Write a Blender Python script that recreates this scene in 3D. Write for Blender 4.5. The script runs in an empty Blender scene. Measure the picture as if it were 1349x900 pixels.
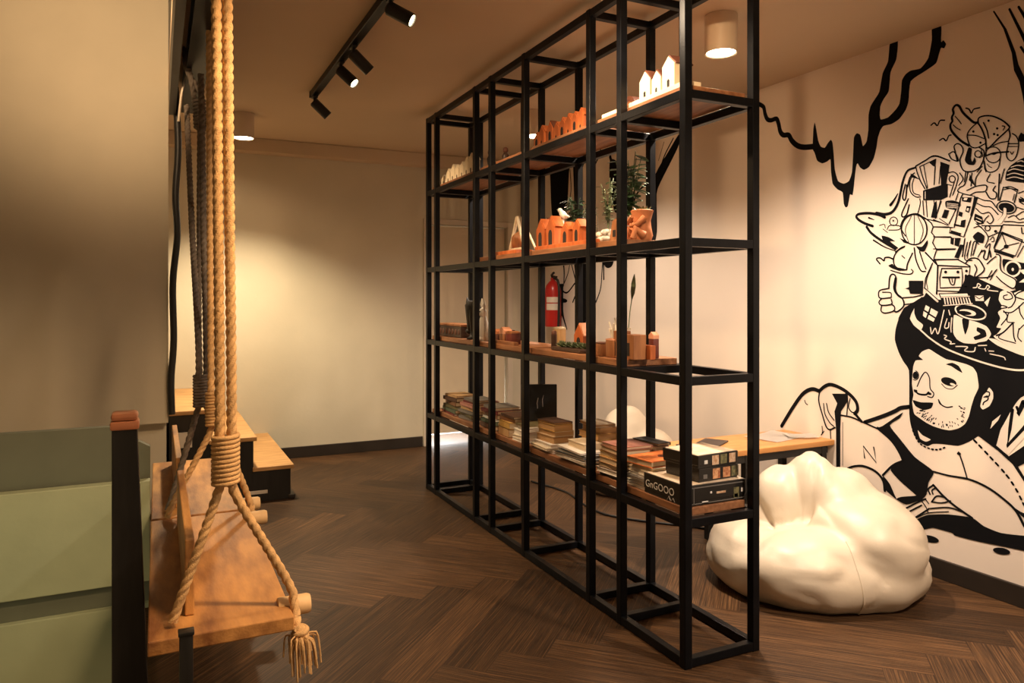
import bpy, bmesh, math, random
from mathutils import Vector, Matrix, noise
from mathutils.geometry import tessellate_polygon
PI = math.pi
R = math.radians
random.seed(7)
C = bpy.context.scene.collection
sc = bpy.context.scene

# ---------------------------------------------------------------- camera, world, exposure
YAW, FOC, HZ, EYE = 0.449, 968.9, 395.0, 1.35
cam_d = bpy.data.cameras.new('camera')
cam_d.sensor_width = 36.0
cam_d.lens = FOC / 1349 * 36
cam_d.shift_y = -(450 - HZ) / 1349
cam_d.clip_start = 0.05
cam = bpy.data.objects.new('camera', cam_d)
C.objects.link(cam)
cam.location = (0, 0, EYE)
cam.rotation_euler = (PI / 2, 0, -YAW)
sc.camera = cam

sc.view_settings.view_transform = 'Standard'
sc.view_settings.look = 'None'
sc.view_settings.gamma = 1.0
sc.view_settings.use_curve_mapping = False
sc.view_settings.exposure = 1.1

W = bpy.data.worlds.new('room_ambience')
sc.world = W
W.use_nodes = True
W.node_tree.nodes['Background'].inputs[0].default_value = (1.0, 0.64, 0.33, 1)
W.node_tree.nodes['Background'].inputs[1].default_value = 0.115

WARM = (1.0, 0.66, 0.36)
WARM2 = (1.0, 0.76, 0.52)

def lamp(name, kind, loc, energy, color=WARM, target=None, size=0.05, angle=80, blend=0.6, parent=None, sx=1, sy=1):
    d = bpy.data.lights.new(name, kind)
    d.energy = energy
    d.color = color
    if kind == 'SPOT':
        d.spot_size = R(angle); d.spot_blend = blend; d.shadow_soft_size = size
    elif kind == 'AREA':
        d.shape = 'RECTANGLE'; d.size = sx; d.size_y = sy
    else:
        d.shadow_soft_size = size
    o = bpy.data.objects.new(name, d)
    C.objects.link(o)
    loc = Vector(loc)
    if target is not None:
        o.rotation_euler = (Vector(target) - loc).to_track_quat('-Z', 'Y').to_euler()
    if parent is not None:
        o.parent = parent
        loc = loc - wloc(parent)
    o.location = loc
    return o

# energies gathered here, used by the lamps below
E_DOWN = {'mural': 120, 'middle': 75, 'back': 165, 'behind': 110}
E_SPOT = [16, 40, 20, 45]

# ---------------------------------------------------------------- helpers
def ray(px, py=HZ):
    t = (px - 674.5) / FOC
    return Vector((math.sin(YAW) + t * math.cos(YAW), math.cos(YAW) - t * math.sin(YAW), (HZ - py) / FOC))
def on_x(px, py, x):
    d = ray(px, py); d = d * (x / d.x); return Vector((x, d.y, EYE + d.z))
def on_y(px, py, y):
    d = ray(px, py); d = d * (y / d.y); return Vector((d.x, y, EYE + d.z))
def on_z(px, py, z):
    d = ray(px, py); d = d * ((z - EYE) / d.z); return Vector((d.x, d.y, z))

def wloc(o):
    v = Vector((0, 0, 0))
    while o is not None:
        v = v + Vector(o.location); o = o.parent
    return v

def thing(name, label, cat, loc=(0, 0, 0), rotz=0.0, group=None):
    o = bpy.data.objects.new(name, None)
    C.objects.link(o)
    o.empty_display_size = 0.05
    o.location = loc
    o.rotation_euler = (0, 0, rotz)
    return tag(o, label, cat, group)

def tag(o, label, cat, group=None):
    o['label'] = label
    o['category'] = cat
    if group: o['group'] = group
    return o

def obj(name, bm, m, parent=None, smooth=None, loc=None, local=False, label=None):
    """link a bmesh as one object; coordinates are world ones unless local"""
    org = Vector((0, 0, 0))
    if loc is not None: org = Vector(loc)
    if not local:
        base = org if parent is None else wloc(parent)
        if base.length > 0:
            bmesh.ops.translate(bm, verts=bm.verts, vec=-base)
    bmesh.ops.recalc_face_normals(bm, faces=bm.faces)
    me = bpy.data.meshes.new(name)
    bm.to_mesh(me); bm.free()
    if smooth is not None:
        for p in me.polygons: p.use_smooth = True
        if smooth < 179: me.set_sharp_from_angle(angle=R(smooth))
    for x in (m if isinstance(m, (list, tuple)) else [m]):
        me.materials.append(x)
    o = bpy.data.objects.new(name, me)
    C.objects.link(o)
    o.parent = parent
    if parent is None: o.location = org
    if label: o['label'] = label
    return o

def struct(name, bm, m, parent=None, smooth=None):
    o = obj(name, bm, m, parent, smooth)
    if parent is None: o['kind'] = 'structure'
    return o

def dup(root, loc, rotz=None, label=None, group=None, scale=None):
    r = root.copy(); C.objects.link(r)
    r.location = loc
    if rotz is not None: r.rotation_euler = (0, 0, rotz)
    if label: r['label'] = label
    if group: r['group'] = group
    if scale: r.scale = scale
    for ch in list(root.children):
        c = ch.copy(); C.objects.link(c); c.parent = r
        for g in list(ch.children):
            d = g.copy(); C.objects.link(d); d.parent = c
    return r

def BM(): return bmesh.new()

def box(bm, lo, hi, bev=0.0, mi=0, M=None):
    lo = Vector(lo); hi = Vector(hi)
    c = (lo + hi) / 2; s = hi - lo
    r = bmesh.ops.create_cube(bm, size=1.0)
    vs = r['verts']
    for v in vs:
        v.co = Vector((v.co.x * s.x + c.x, v.co.y * s.y + c.y, v.co.z * s.z + c.z))
    fs = list({f for v in vs for f in v.link_faces})
    for f in fs: f.material_index = mi
    if bev > 0:
        es = list({e for v in vs for e in v.link_edges})
        rr = bmesh.ops.bevel(bm, geom=es, offset=bev, segments=2, affect='EDGES', profile=0.5)
        vs = list({v for f in rr['faces'] for v in f.verts} | {v for v in vs if v.is_valid})
        for f in rr['faces']: f.material_index = mi
    if M is not None:
        bmesh.ops.transform(bm, matrix=M, verts=[v for v in vs if v.is_valid])
    return vs

def catmull(pts, step):
    P = [Vector(p) for p in pts]
    if len(P) < 3:
        n = max(1, int((P[1] - P[0]).length / step))
        return [P[0].lerp(P[1], i / n) for i in range(n + 1)]
    out = []
    for i in range(len(P) - 1):
        p0 = P[i - 1] if i else P[0] * 2 - P[1]
        p1, p2 = P[i], P[i + 1]
        p3 = P[i + 2] if i + 2 < len(P) else P[-1] * 2 - P[-2]
        n = max(1, int(math.ceil((p2 - p1).length / step)))
        for k in range(n):
            t = k / n
            out.append(0.5 * ((2 * p1) + (p2 - p0) * t + (2 * p0 - 5 * p1 + 4 * p2 - p3) * t * t + (3 * p1 - p0 - 3 * p2 + p3) * t ** 3))
    out.append(P[-1])
    return out

def sweep(bm, path, fr, n=10, caps=True, mi=0):
    """sweep a section; fr(i, s, theta) -> radius"""
    m = len(path)
    tang = []
    for i in range(m):
        a = path[max(0, i - 1)]; b = path[min(m - 1, i + 1)]
        tang.append((b - a).normalized())
    up = Vector((0, 0, 1)) if abs(tang[0].z) < 0.9 else Vector((1, 0, 0))
    nrm = (up - tang[0] * up.dot(tang[0])).normalized()
    rings = []; s = 0.0
    for i in range(m):
        if i:
            s += (path[i] - path[i - 1]).length
            nrm = (nrm - tang[i] * nrm.dot(tang[i])).normalized()
        bn = tang[i].cross(nrm)
        ring = []
        for k in range(n):
            th = 2 * PI * k / n
            r = fr(i, s, th)
            ring.append(bm.verts.new(path[i] + (nrm * math.cos(th) + bn * math.sin(th)) * r))
        rings.append(ring)
    for i in range(m - 1):
        for k in range(n):
            f = bm.faces.new((rings[i][k], rings[i][(k + 1) % n], rings[i + 1][(k + 1) % n], rings[i + 1][k]))
            f.material_index = mi
    if caps:
        bm.faces.new(rings[0][::-1]).material_index = mi
        bm.faces.new(rings[-1]).material_index = mi

def tube(bm, pts, r, n=10, step=None, mi=0):
    path = catmull(pts, step) if step else [Vector(p) for p in pts]
    rr = r if isinstance(r, (list, tuple)) else None
    sweep(bm, path, (lambda i, s, t: rr[min(i, len(rr) - 1)]) if rr else (lambda i, s, t: r), n, True, mi)

def rope(bm, pts, r, pitch=0.088, n=24, ph=0.0):
    path = catmull(pts, pitch / 15)
    sweep(bm, path, lambda i, s, t: r * (0.52 + 0.54 * abs(math.cos(1.5 * (t - 2 * PI * s / pitch + ph))) ** .6), n)

def coil(bm, p0, p1, R0, r, turns, R1=None):
    p0 = Vector(p0); p1 = Vector(p1); ax = (p1 - p0); L = ax.length; ax.normalize()
    u = ax.orthogonal().normalized(); v = ax.cross(u)
    R1 = R0 if R1 is None else R1
    N = int(turns * 18); pts = []
    for i in range(N + 1):
        f = i / N; a = 2 * PI * turns * f; rad = R0 + (R1 - R0) * f
        pts.append(p0 + ax * (L * f) + (u * math.cos(a) + v * math.sin(a)) * rad)
    sweep(bm, pts, lambda i, s, t: r, 8)

def lathe(bm, prof, c=(0, 0, 0), n=24, M=None, mi=0, close=True):
    c = Vector(c); rings = []; new = []
    for (r, z) in prof:
        ring = []
        for k in range(n):
            a = 2 * PI * k / n
            v = bm.verts.new(Vector((r * math.cos(a), r * math.sin(a), z)))
            ring.append(v); new.append(v)
        rings.append(ring)
    for i in range(len(prof) - 1):
        for k in range(n):
            bm.faces.new((rings[i][k], rings[i][(k + 1) % n], rings[i + 1][(k + 1) % n], rings[i + 1][k])).material_index = mi
    if close:
        bm.faces.new(rings[0][::-1]).material_index = mi
        bm.faces.new(rings[-1]).material_index = mi
    if M is not None: bmesh.ops.transform(bm, matrix=M, verts=new)
    bmesh.ops.translate(bm, verts=new, vec=c)

def blob(bm, c, s, sub=2, M=None, mi=0, jit=0.0, seed=0):
    r = bmesh.ops.create_icosphere(bm, subdivisions=sub, radius=1.0)
    for v in r['verts']:
        k = 1.0 + jit * noise.noise(v.co * 1.7 + Vector((seed, 0, 0)))
        v.co = Vector((v.co.x * s[0] * k, v.co.y * s[1] * k, v.co.z * s[2] * k))
    if M is not None: bmesh.ops.transform(bm, matrix=M, verts=r['verts'])
    bmesh.ops.translate(bm, verts=r['verts'], vec=Vector(c))
    for f in {f for v in r['verts'] for f in v.link_faces}: f.material_index = mi

def prism(bm, poly, origin, u, v, depth, mi=0):
    """extrude a 2-D polygon (u,v axes) by the vector depth"""
    o = Vector(origin); u = Vector(u); v = Vector(v); d = Vector(depth)
    a = [bm.verts.new(o + u * p[0] + v * p[1]) for p in poly]
    b = [bm.verts.new(x.co + d) for x in a]
    n = len(poly)
    fs = [bm.faces.new(a[::-1]), bm.faces.new(b)]
    for i in range(n): fs.append(bm.faces.new((a[i], a[(i + 1) % n], b[(i + 1) % n], b[i])))
    for f in fs: f.material_index = mi
    return a + b

# ---------------------------------------------------------------- materials
def mat(name, col, rough=0.6, metal=0.0, var=0.0, scale=8.0, bump=0.0, bscale=60.0, spec=0.5, emit=None, estr=0.0, stretch=(1, 1, 1), col2=None, detail=4.0, trans=0.0):
    m = bpy.data.materials.new(name)
    m.use_nodes = True
    nt = m.node_tree; N = nt.nodes; L = nt.links
    b = N['Principled BSDF']
    b.inputs['Base Color'].default_value = (*col, 1)
    b.inputs['Roughness'].default_value = rough
    b.inputs['Metallic'].default_value = metal
    b.inputs['Specular IOR Level'].default_value = spec
    if trans: b.inputs['Transmission Weight'].default_value = trans
    if emit:
        b.inputs['Emission Color'].default_value = (*emit, 1)
        b.inputs['Emission Strength'].default_value = estr
    if var > 0 or bump > 0 or col2:
        tc = N.new('ShaderNodeTexCoord'); mp = N.new('ShaderNodeMapping')
        mp.inputs['Scale'].default_value = stretch
        L.new(tc.outputs['Object'], mp.inputs['Vector'])
    if var > 0 or col2:
        nz = N.new('ShaderNodeTexNoise'); nz.inputs['Scale'].default_value = scale; nz.inputs['Detail'].default_value = detail
        L.new(mp.outputs[0], nz.inputs['Vector'])
        cr = N.new('ShaderNodeValToRGB')
        c2 = col2 or tuple(max(0, c * (1 - var)) for c in col)
        c1 = col if col2 else tuple(min(1, c * (1 + var)) for c in col)
        cr.color_ramp.elements[0].position = 0.32; cr.color_ramp.elements[0].color = (*c2, 1)
        cr.color_ramp.elements[1].position = 0.68; cr.color_ramp.elements[1].color = (*c1, 1)
        L.new(nz.outputs['Fac'], cr.inputs['Fac'])
        L.new(cr.outputs['Color'], b.inputs['Base Color'])
    if bump > 0:
        nb = N.new('ShaderNodeTexNoise'); nb.inputs['Scale'].default_value = bscale; nb.inputs['Detail'].default_value = 3
        L.new(mp.outputs[0], nb.inputs['Vector'])
        bp = N.new('ShaderNodeBump'); bp.inputs['Strength'].default_value = bump; bp.inputs['Distance'].default_value = 0.01
        L.new(nb.outputs['Fac'], bp.inputs['Height']); L.new(bp.outputs[0], b.inputs['Normal'])
    return m

M = {}
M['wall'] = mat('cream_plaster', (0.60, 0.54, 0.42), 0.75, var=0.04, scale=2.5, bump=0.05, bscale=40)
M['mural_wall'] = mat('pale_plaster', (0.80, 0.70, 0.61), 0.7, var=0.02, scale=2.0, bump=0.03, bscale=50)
M['ceiling'] = mat('ceiling_paint', (0.56, 0.44, 0.31), 0.85, var=0.03, scale=1.5)
M['green'] = mat('green_paint', (0.40, 0.44, 0.28), 0.55, var=0.10, scale=3.0, bump=0.08, bscale=30)
M['green_dark'] = mat('green_grey_paint', (0.14, 0.15, 0.105), 0.6, var=0.1, scale=4.0)
M['black_paint'] = mat('mural_black_paint', (0.006, 0.006, 0.007), 0.8, spec=.08)
M['steel'] = mat('black_steel', (0.0045, 0.005, 0.0065), 0.36, var=0.25, scale=14, bump=0.05, bscale=120, spec=.16)
M['black'] = mat('matt_black', (0.012, 0.012, 0.012), 0.5)
M['black_wood'] = mat('black_stained_wood', (0.009, 0.008, 0.007), 0.4, var=0.4, scale=6, stretch=(8, 8, 1))
M['baseboard'] = mat('dark_baseboard', (0.022, 0.016, 0.012), 0.45, var=0.2, scale=5)
M['bench'] = mat('bench_plank', (0.60, 0.29, 0.085), 0.5, scale=3.0, stretch=(5, 1.1, 5), col2=(0.20, 0.075, 0.022), bump=0.12, bscale=30, detail=7)
M['tread'] = mat('tread_wood', (0.55, 0.31, 0.12), 0.5, scale=5.0, stretch=(1.2, 9, 9), col2=(0.36, 0.18, 0.06), detail=7)
M['dowel'] = mat('dowel_wood', (0.62, 0.40, 0.19), 0.6, var=0.15, scale=12)
M['shelf'] = mat('shelf_board', (0.36, 0.16, 0.07), 0.5, scale=5.0, stretch=(9, 1.2, 9), col2=(0.19, 0.075, 0.032), detail=6)
M['desk'] = mat('desk_wood', (0.66, 0.33, 0.11), 0.42, scale=4.0, stretch=(1.2, 9, 9), col2=(0.50, 0.22, 0.065), detail=6)
M['rope'] = mat('jute_rope', (0.58, 0.35, 0.15), 0.85, var=0.2, scale=30, bump=0.4, bscale=260)
M['rope_grey'] = mat('grey_rope', (0.15, 0.12, 0.095), 0.85, var=0.3, scale=30, bump=0.4, bscale=260)
M['cord_white'] = mat('white_cord', (0.7, 0.62, 0.5), 0.8)
M['bag'] = mat('cream_leatherette', (0.66, 0.57, 0.45), 0.42, var=0.03, scale=4, bump=0.10, bscale=22)
M['cap'] = mat('newel_cap_wood', (0.45, 0.17, 0.08), 0.3, var=0.25, scale=9)
M['lamp_body'] = mat('lamp_cream_metal', (0.62, 0.50, 0.37), 0.5)
M['glow'] = mat('lamp_glow', (1, 0.9, 0.7), 0.5, emit=(1.0, 0.84, 0.58), estr=14)
M['glow_soft'] = mat('spot_glow', (1, 0.85, 0.6), 0.5, emit=(1.0, 0.78, 0.45), estr=9)
M['door'] = mat('door_paint', (0.66, 0.55, 0.40), 0.55, var=0.05, scale=3)
M['frame'] = mat('door_frame_paint', (0.62, 0.54, 0.44), 0.5)
M['daylit'] = mat('pale_tile', (0.8, 0.82, 0.85), 0.4, var=0.04)

# floor: herringbone boards, uv along the board, one random value per board
def floor_material():
    m = bpy.data.materials.new('herringbone_boards'); m.use_nodes = True
    nt = m.node_tree; N = nt.nodes; L = nt.links; b = N['Principled BSDF']
    uv = N.new('ShaderNodeUVMap'); uv.uv_map = 'board'
    rn = N.new('ShaderNodeAttribute'); rn.attribute_name = 'board_tone'
    mp = N.new('ShaderNodeMapping'); mp.inputs['Scale'].default_value = (2.2, 26, 1)
    off = N.new('ShaderNodeCombineXYZ')
    mul = N.new('ShaderNodeMath'); mul.operation = 'MULTIPLY'; mul.inputs[1].default_value = 37.0
    L.new(rn.outputs['Fac'], mul.inputs[0]); L.new(mul.outputs[0], off.inputs['X']); L.new(mul.outputs[0], off.inputs['Z'])
    L.new(uv.outputs[0], mp.inputs['Vector']); L.new(off.outputs[0], mp.inputs['Location'])
    nz = N.new('ShaderNodeTexNoise'); nz.inputs['Scale'].default_value = 1.6; nz.inputs['Detail'].default_value = 8; nz.inputs['Roughness'].default_value = 0.62
    L.new(mp.outputs[0], nz.inputs['Vector'])
    cr = N.new('ShaderNodeValToRGB')
    e = cr.color_ramp.elements
    e[0].position = 0.30; e[0].color = (0.014, 0.007, 0.004, 1)
    e[1].position = 0.72; e[1].color = (0.160, 0.080, 0.033, 1)
    k = e.new(0.5); k.color = (0.052, 0.026, 0.0115, 1)
    L.new(nz.outputs['Fac'], cr.inputs['Fac'])
    mr = N.new('ShaderNodeMapRange'); mr.inputs['To Min'].default_value = 0.55; mr.inputs['To Max'].default_value = 1.4
    L.new(rn.outputs['Fac'], mr.inputs['Value'])
    mx = N.new('ShaderNodeMix'); mx.data_type = 'RGBA'; mx.blend_type = 'MULTIPLY'; mx.inputs['Factor'].default_value = 1.0
    cb = N.new('ShaderNodeCombineColor')
    for i in range(3): L.new(mr.outputs[0], cb.inputs[i])
    L.new(cr.outputs['Color'], mx.inputs['A']); L.new(cb.outputs[0], mx.inputs['B'])
    # dark seam at the board's edges
    sp = N.new('ShaderNodeSeparateXYZ'); L.new(uv.outputs[0], sp.inputs[0])
    sb = N.new('ShaderNodeMath'); sb.operation = 'SUBTRACT'; sb.inputs[1].default_value = 0.5
    ab = N.new('ShaderNodeMath'); ab.operation = 'ABSOLUTE'
    gt = N.new('ShaderNodeMath'); gt.operation = 'GREATER_THAN'; gt.inputs[1].default_value = 0.488
    L.new(sp.outputs['Y'], sb.inputs[0]); L.new(sb.outputs[0], ab.inputs[0]); L.new(ab.outputs[0], gt.inputs[0])
    mx2 = N.new('ShaderNodeMix'); mx2.data_type = 'RGBA'
    L.new(gt.outputs[0], mx2.inputs['Factor']); L.new(mx.outputs['Result'], mx2.inputs['A']); mx2.inputs['B'].default_value = (0.03, 0.015, 0.008, 1)
    L.new(mx2.outputs['Result'], b.inputs['Base Color'])
    b.inputs['Roughness'].default_value = 0.50
    b.inputs['Specular IOR Level'].default_value = 0.22
    bp = N.new('ShaderNodeBump'); bp.inputs['Strength'].default_value = 0.25; bp.inputs['Distance'].default_value = 0.004
    L.new(nz.outputs['Fac'], bp.inputs['Height']); L.new(bp.outputs[0], b.inputs['Normal'])
    return m
M['floor'] = floor_material()

# ---------------------------------------------------------------- the room
XW, YB, HC = 3.42, 6.46, 2.676          # mural wall, back wall, ceiling height
X0, Y0 = -0.14, -1.2
BX = 0.06

def make_floor():
    bm = BM()
    uvl = bm.loops.layers.uv.new('board')
    tone = bm.faces.layers.float.new('board_tone')
    w, n = 0.17, 6
    c45 = math.sqrt(0.5)
    def tow(a, b): return (c45 * (a + b) * w + 0.35, c45 * (b - a) * w + 1.0)
    rnd = random.Random(3)
    def plank(a0, b0, a1, b1, along):
        cs = [tow(a0, b0), tow(a1, b0), tow(a1, b1), tow(a0, b1)]
        if all(x < X0 - .05 or x > XW + .08 or y < Y0 - .1 or y > YB + .55 for x, y in cs):
            return
        f = bm.faces.new([bm.verts.new((x, y, 0)) for x, y in cs])
        f[tone] = rnd.random()
        uvs = [(0, 0), (n * w, 0), (n * w, 1), (0, 1)] if along == 'a' else [(0, 0), (0, 1), (n * w, 1), (n * w, 0)]
        for lp, q in zip(f.loops, uvs): lp[uvl].uv = q
    K = 60
    for y in range(-K, K):
        for k in range(-12, 12):
            x = y + 2 * n * k
            if -K < x < K: plank(x, y, x + n, y + 1, 'a')
    for x in range(-K, K):
        for k in range(-12, 12):
            y = x - 2 * n + 1 - 2 * n * k
            if -K < y < K: plank(x, y, x + 1, y + n, 'b')
    for co, no in (((X0, 0, 0), (-1, 0, 0)), ((XW + .06, 0, 0), (1, 0, 0)), ((0, Y0, 0), (0, -1, 0)), ((0, YB + .5, 0), (0, 1, 0))):
        bmesh.ops.bisect_plane(bm, geom=bm.verts[:] + bm.edges[:] + bm.faces[:], plane_co=co, plane_no=no, clear_outer=True)
    box(bm, (X0, Y0, -0.16), (XW + .06, YB + .5, -0.002))
    return struct('floor', bm, M['floor'])
make_floor()

bm = BM(); box(bm, (.06, Y0, HC), (XW + .1, YB + .1, HC + .1)); struct('ceiling', bm, M['ceiling'])
bm = BM(); box(bm, (-2.05, Y0, -1.25), (-1.95, 5.05, 3.9)); struct('wall_ambient_block', bm, M['wall'])  # unseen side wall, added to keep ambient light off bulkhead and guard
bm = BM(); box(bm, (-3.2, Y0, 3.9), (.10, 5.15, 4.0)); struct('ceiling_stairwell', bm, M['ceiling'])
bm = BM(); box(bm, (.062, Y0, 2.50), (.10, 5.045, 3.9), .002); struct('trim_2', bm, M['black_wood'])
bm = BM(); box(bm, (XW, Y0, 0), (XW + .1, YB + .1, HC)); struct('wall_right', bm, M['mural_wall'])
# back wall with the door opening
DX0, DX1, DH = 2.255, 3.06, 2.05
bm = BM()
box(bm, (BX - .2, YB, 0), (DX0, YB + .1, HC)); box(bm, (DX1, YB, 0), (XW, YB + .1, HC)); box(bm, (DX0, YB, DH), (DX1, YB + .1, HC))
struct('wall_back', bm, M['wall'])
bm = BM(); box(bm, (BX + .001, YB - .13, 2.565), (XW - .002, YB - .002, HC - .002), 0.004); struct('trim_1', bm, M['ceiling'])
bm = BM(); box(bm, (0.84, YB - .018, 0), (DX0 - .06, YB - .001, 0.095), 0.003); box(bm, (DX1 + .06, YB - .018, 0), (XW - .02, YB - .001, 0.095), 0.003)
struct('baseboard_back', bm, M['baseboard'])
bm = BM(); box(bm, (XW - .018, Y0, 0), (XW - .001, YB - .02, 0.095), 0.003); struct('baseboard_right', bm, M['baseboard'])
# door with frame, raised a little above a bright room beyond
bm = BM(); box(bm, (DX0 + .012, YB + .03, 0.10), (DX1 - .012, YB + .07, DH - .012), 0.003)
d1 = struct('door_1', bm, M['door'])
bm = BM()
box(bm, (DX0 - .05, YB - .022, 0), (DX0, YB - .001, DH + .05), 0.004); box(bm, (DX1, YB - .022, 0), (DX1 + .05, YB - .001, DH + .05), 0.004); box(bm, (DX0, YB - .022, DH), (DX1, YB - .001, DH + .05), 0.004)
obj('door_frame', bm, M['frame'], d1)
bm = BM(); tube(bm, [(DX1 - .07, YB + .03, 1.0), (DX1 - .07, YB - .03, 1.0), (DX1 - .17, YB - .035, 1.0)], 0.009, 8); obj('door_handle', bm, M['steel'], d1)
bm = BM(); box(bm, (DX0 - .3, YB + .5, 0), (DX1 + .3, YB + .52, 0.6)); struct('wall_beyond', bm, M['daylit'])
lamp('light_beyond_the_door', 'AREA', ((DX0 + DX1) / 2 - .15, YB + .40, 0.55), 22, (0.85, 0.93, 1.0), target=((DX0 + DX1) / 2 - .2, YB + .12, 0.0), sx=.6, sy=.2)

# bulkhead wall that closes the upper stair flight, with the green guard of the stairwell below it

bm = BM(); box(bm, (-3.2, 5.05, 0.585), (BX, 5.15, 3.9)); struct('wall_left', bm, M['wall'])
bm = BM(); box(bm, (-3.2, 5.16, -1.2), (BX - .01, 5.26, 0.60)); struct('wall_stair_side', bm, M['wall'])
bm = BM()
u, v = (1, 0, 0), (0, 0, 1)
prism(bm, [(-3.2, .545), (-0.03, .545), (-0.03, .69), (-0.115, .742), (-.15, .79), (-3.2, .79)], (0, 3.68, 0), u, v, (0, .05, 0))
gb = struct('wall_guard', bm, M['green_dark'])
bm = BM(); box(bm, (-3.2, 3.60, 0.115), (-0.03, 3.66, 0.555), 0.004); box(bm, (-3.2, 3.60, -1.0), (-0.03, 3.66, 0.02), 0.004); obj('panel', bm, M['green'], gb)
bm = BM(); box(bm, (-3.2, 3.63, 0.018), (-0.03, 3.665, 0.117)); obj('recess_strip', bm, M['green_dark'], gb)
bm = BM(); box(bm, (-3.2, 1.6, -1.25), (-0.03, 5.2, -1.2)); struct('floor_stairwell', bm, M['green_dark'])

# ---------------------------------------------------------------- stairs at the back
st = thing('stair_flight', 'short flight of wooden treads on black risers climbing beside the back wall', 'stairs', (0.81, 5.15, 0))
SY0, SY1 = 5.16, YB - .002
steps = [(0.569, 0.815, 0.205), (0.30, 0.575, 0.41), (-0.6, 0.306, 0.61)]
for i, (xa, xb, zt) in enumerate(steps):
    bm = BM(); box(bm, (xa - .0, SY0 - .015 if i < 2 else SY0 + .12, zt), (xb + .02, SY1, zt + .028), 0.004)
    if i == 2: box(bm, (BX + .005, SY0 - .015, zt), (xb + .02, SY0 + .13, zt + .028), 0.004)
    obj('tread', bm, M['tread'], st)
    bm = BM(); box(bm, (max(xa, -.6), SY0 if i < 2 else SY0 + .125, 0.0), (xb, SY1 - .002, zt), 0.002)
    if i == 2: box(bm, (BX + .005, SY0, 0.0), (xb, SY0 + .126, zt), 0.002)
    obj('riser', bm, M['black_wood'], st)
bm = BM(); box(bm, (0.80, SY0 - .012, 0), (0.845, SY1 - .03, 0.03), 0.006); obj('toe_board', bm, M['baseboard'], st)
bm = BM(); box(bm, (.535, SY0 - .006, .052), (.665, SY0 + .002, .075), 0.002); obj('step_light_plate', bm, M['frame'], st)  # white plate standing for a step light, not emitting
bm = BM(); box(bm, (.115, SY0 - .006, .40), (.20, SY0 + .002, .50), 0.002); obj('pale_plate', bm, M['frame'], st)  # second pale plate, like the one on the lowest step

# newel post at the stairwell's edge
nw = thing('newel_post', 'tapered black newel post with a polished red brown wooden cap', 'post', (-0.09, 2.62, 0))
bm = BM()
vs = box(bm, (-.128, 2.58, -.3), (-.058, 2.65, .955), 0.003)
for q in vs:
    k = (.955 - q.co.z) / 1.0
    if q.co.x > -.09: q.co.x += .036 * k
obj('shaft', bm, M['black_wood'], nw)
bm = BM(); box(bm, (-.133, 2.572, .945), (-.052, 2.658, .972), 0.006); box(bm, (-.131, 2.575, .972), (-.055, 2.655, .998), 0.011); obj('cap', bm, M['cap'], nw, smooth=40)
bm = BM(); box(bm, (.052, 2.145, 0), (.086, 2.175, .452), .003); box(bm, (.049, 2.142, .452), (.089, 2.178, .462), .002)
o = obj('short_post', bm, M['black_wood'], smooth=40, loc=(.069, 2.16, 0)); tag(o, 'short black post standing just before the near end of the hanging bench', 'post')

# ---------------------------------------------------------------- ceiling lamps
def downlight(x, y, energy, label, ang=146):
    t = thing('ceiling_downlight', label, 'ceiling light', (x, y, HC - .002), 0, None)
    bm = BM(); lathe(bm, [(.066, -.172), (.072, -.175), (.074, -.17), (.074, 0), (.0, 0)], (x, y, HC - .002), 32, close=False); lathe(bm, [(.062, -.05), (.066, -.172)], (x, y, HC - .002), 32, close=False)
    obj('housing', bm, M['lamp_body'], t, smooth=40)
    bm = BM(); lathe(bm, [(.0, -.172), (.055, -.1715), (.0645, -.168), (.0645, -.16), (.0, -.16)], (x, y, HC - .002), 32)
    obj('diffuser', bm, M['glow'], t)
    lamp('bulb', 'SPOT', (x, y, HC - .185), energy, (1.0, .79, .60) if x > 2 else (1.0, .80, .52), target=(x, y, 0), size=.06, angle=ang, blend=.7, parent=t)
    return t
downlight(2.37, 2.67, E_DOWN['mural'], 'cream cylinder ceiling light between the near shelf post and the mural wall', 150)
downlight(2.39, 4.60, E_DOWN['middle'], 'cream cylinder ceiling light seen through the shelf above the orange figurines')
downlight(0.55, 5.55, E_DOWN['back'], 'cream cylinder ceiling light above the stairs by the back wall', 122)
lamp('room_downlight', 'SPOT', (2.37, .75, HC - .19), E_DOWN['behind'], (1.0, .79, .60), target=(2.37, .75, 0), size=.06, angle=146, blend=.7)

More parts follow.
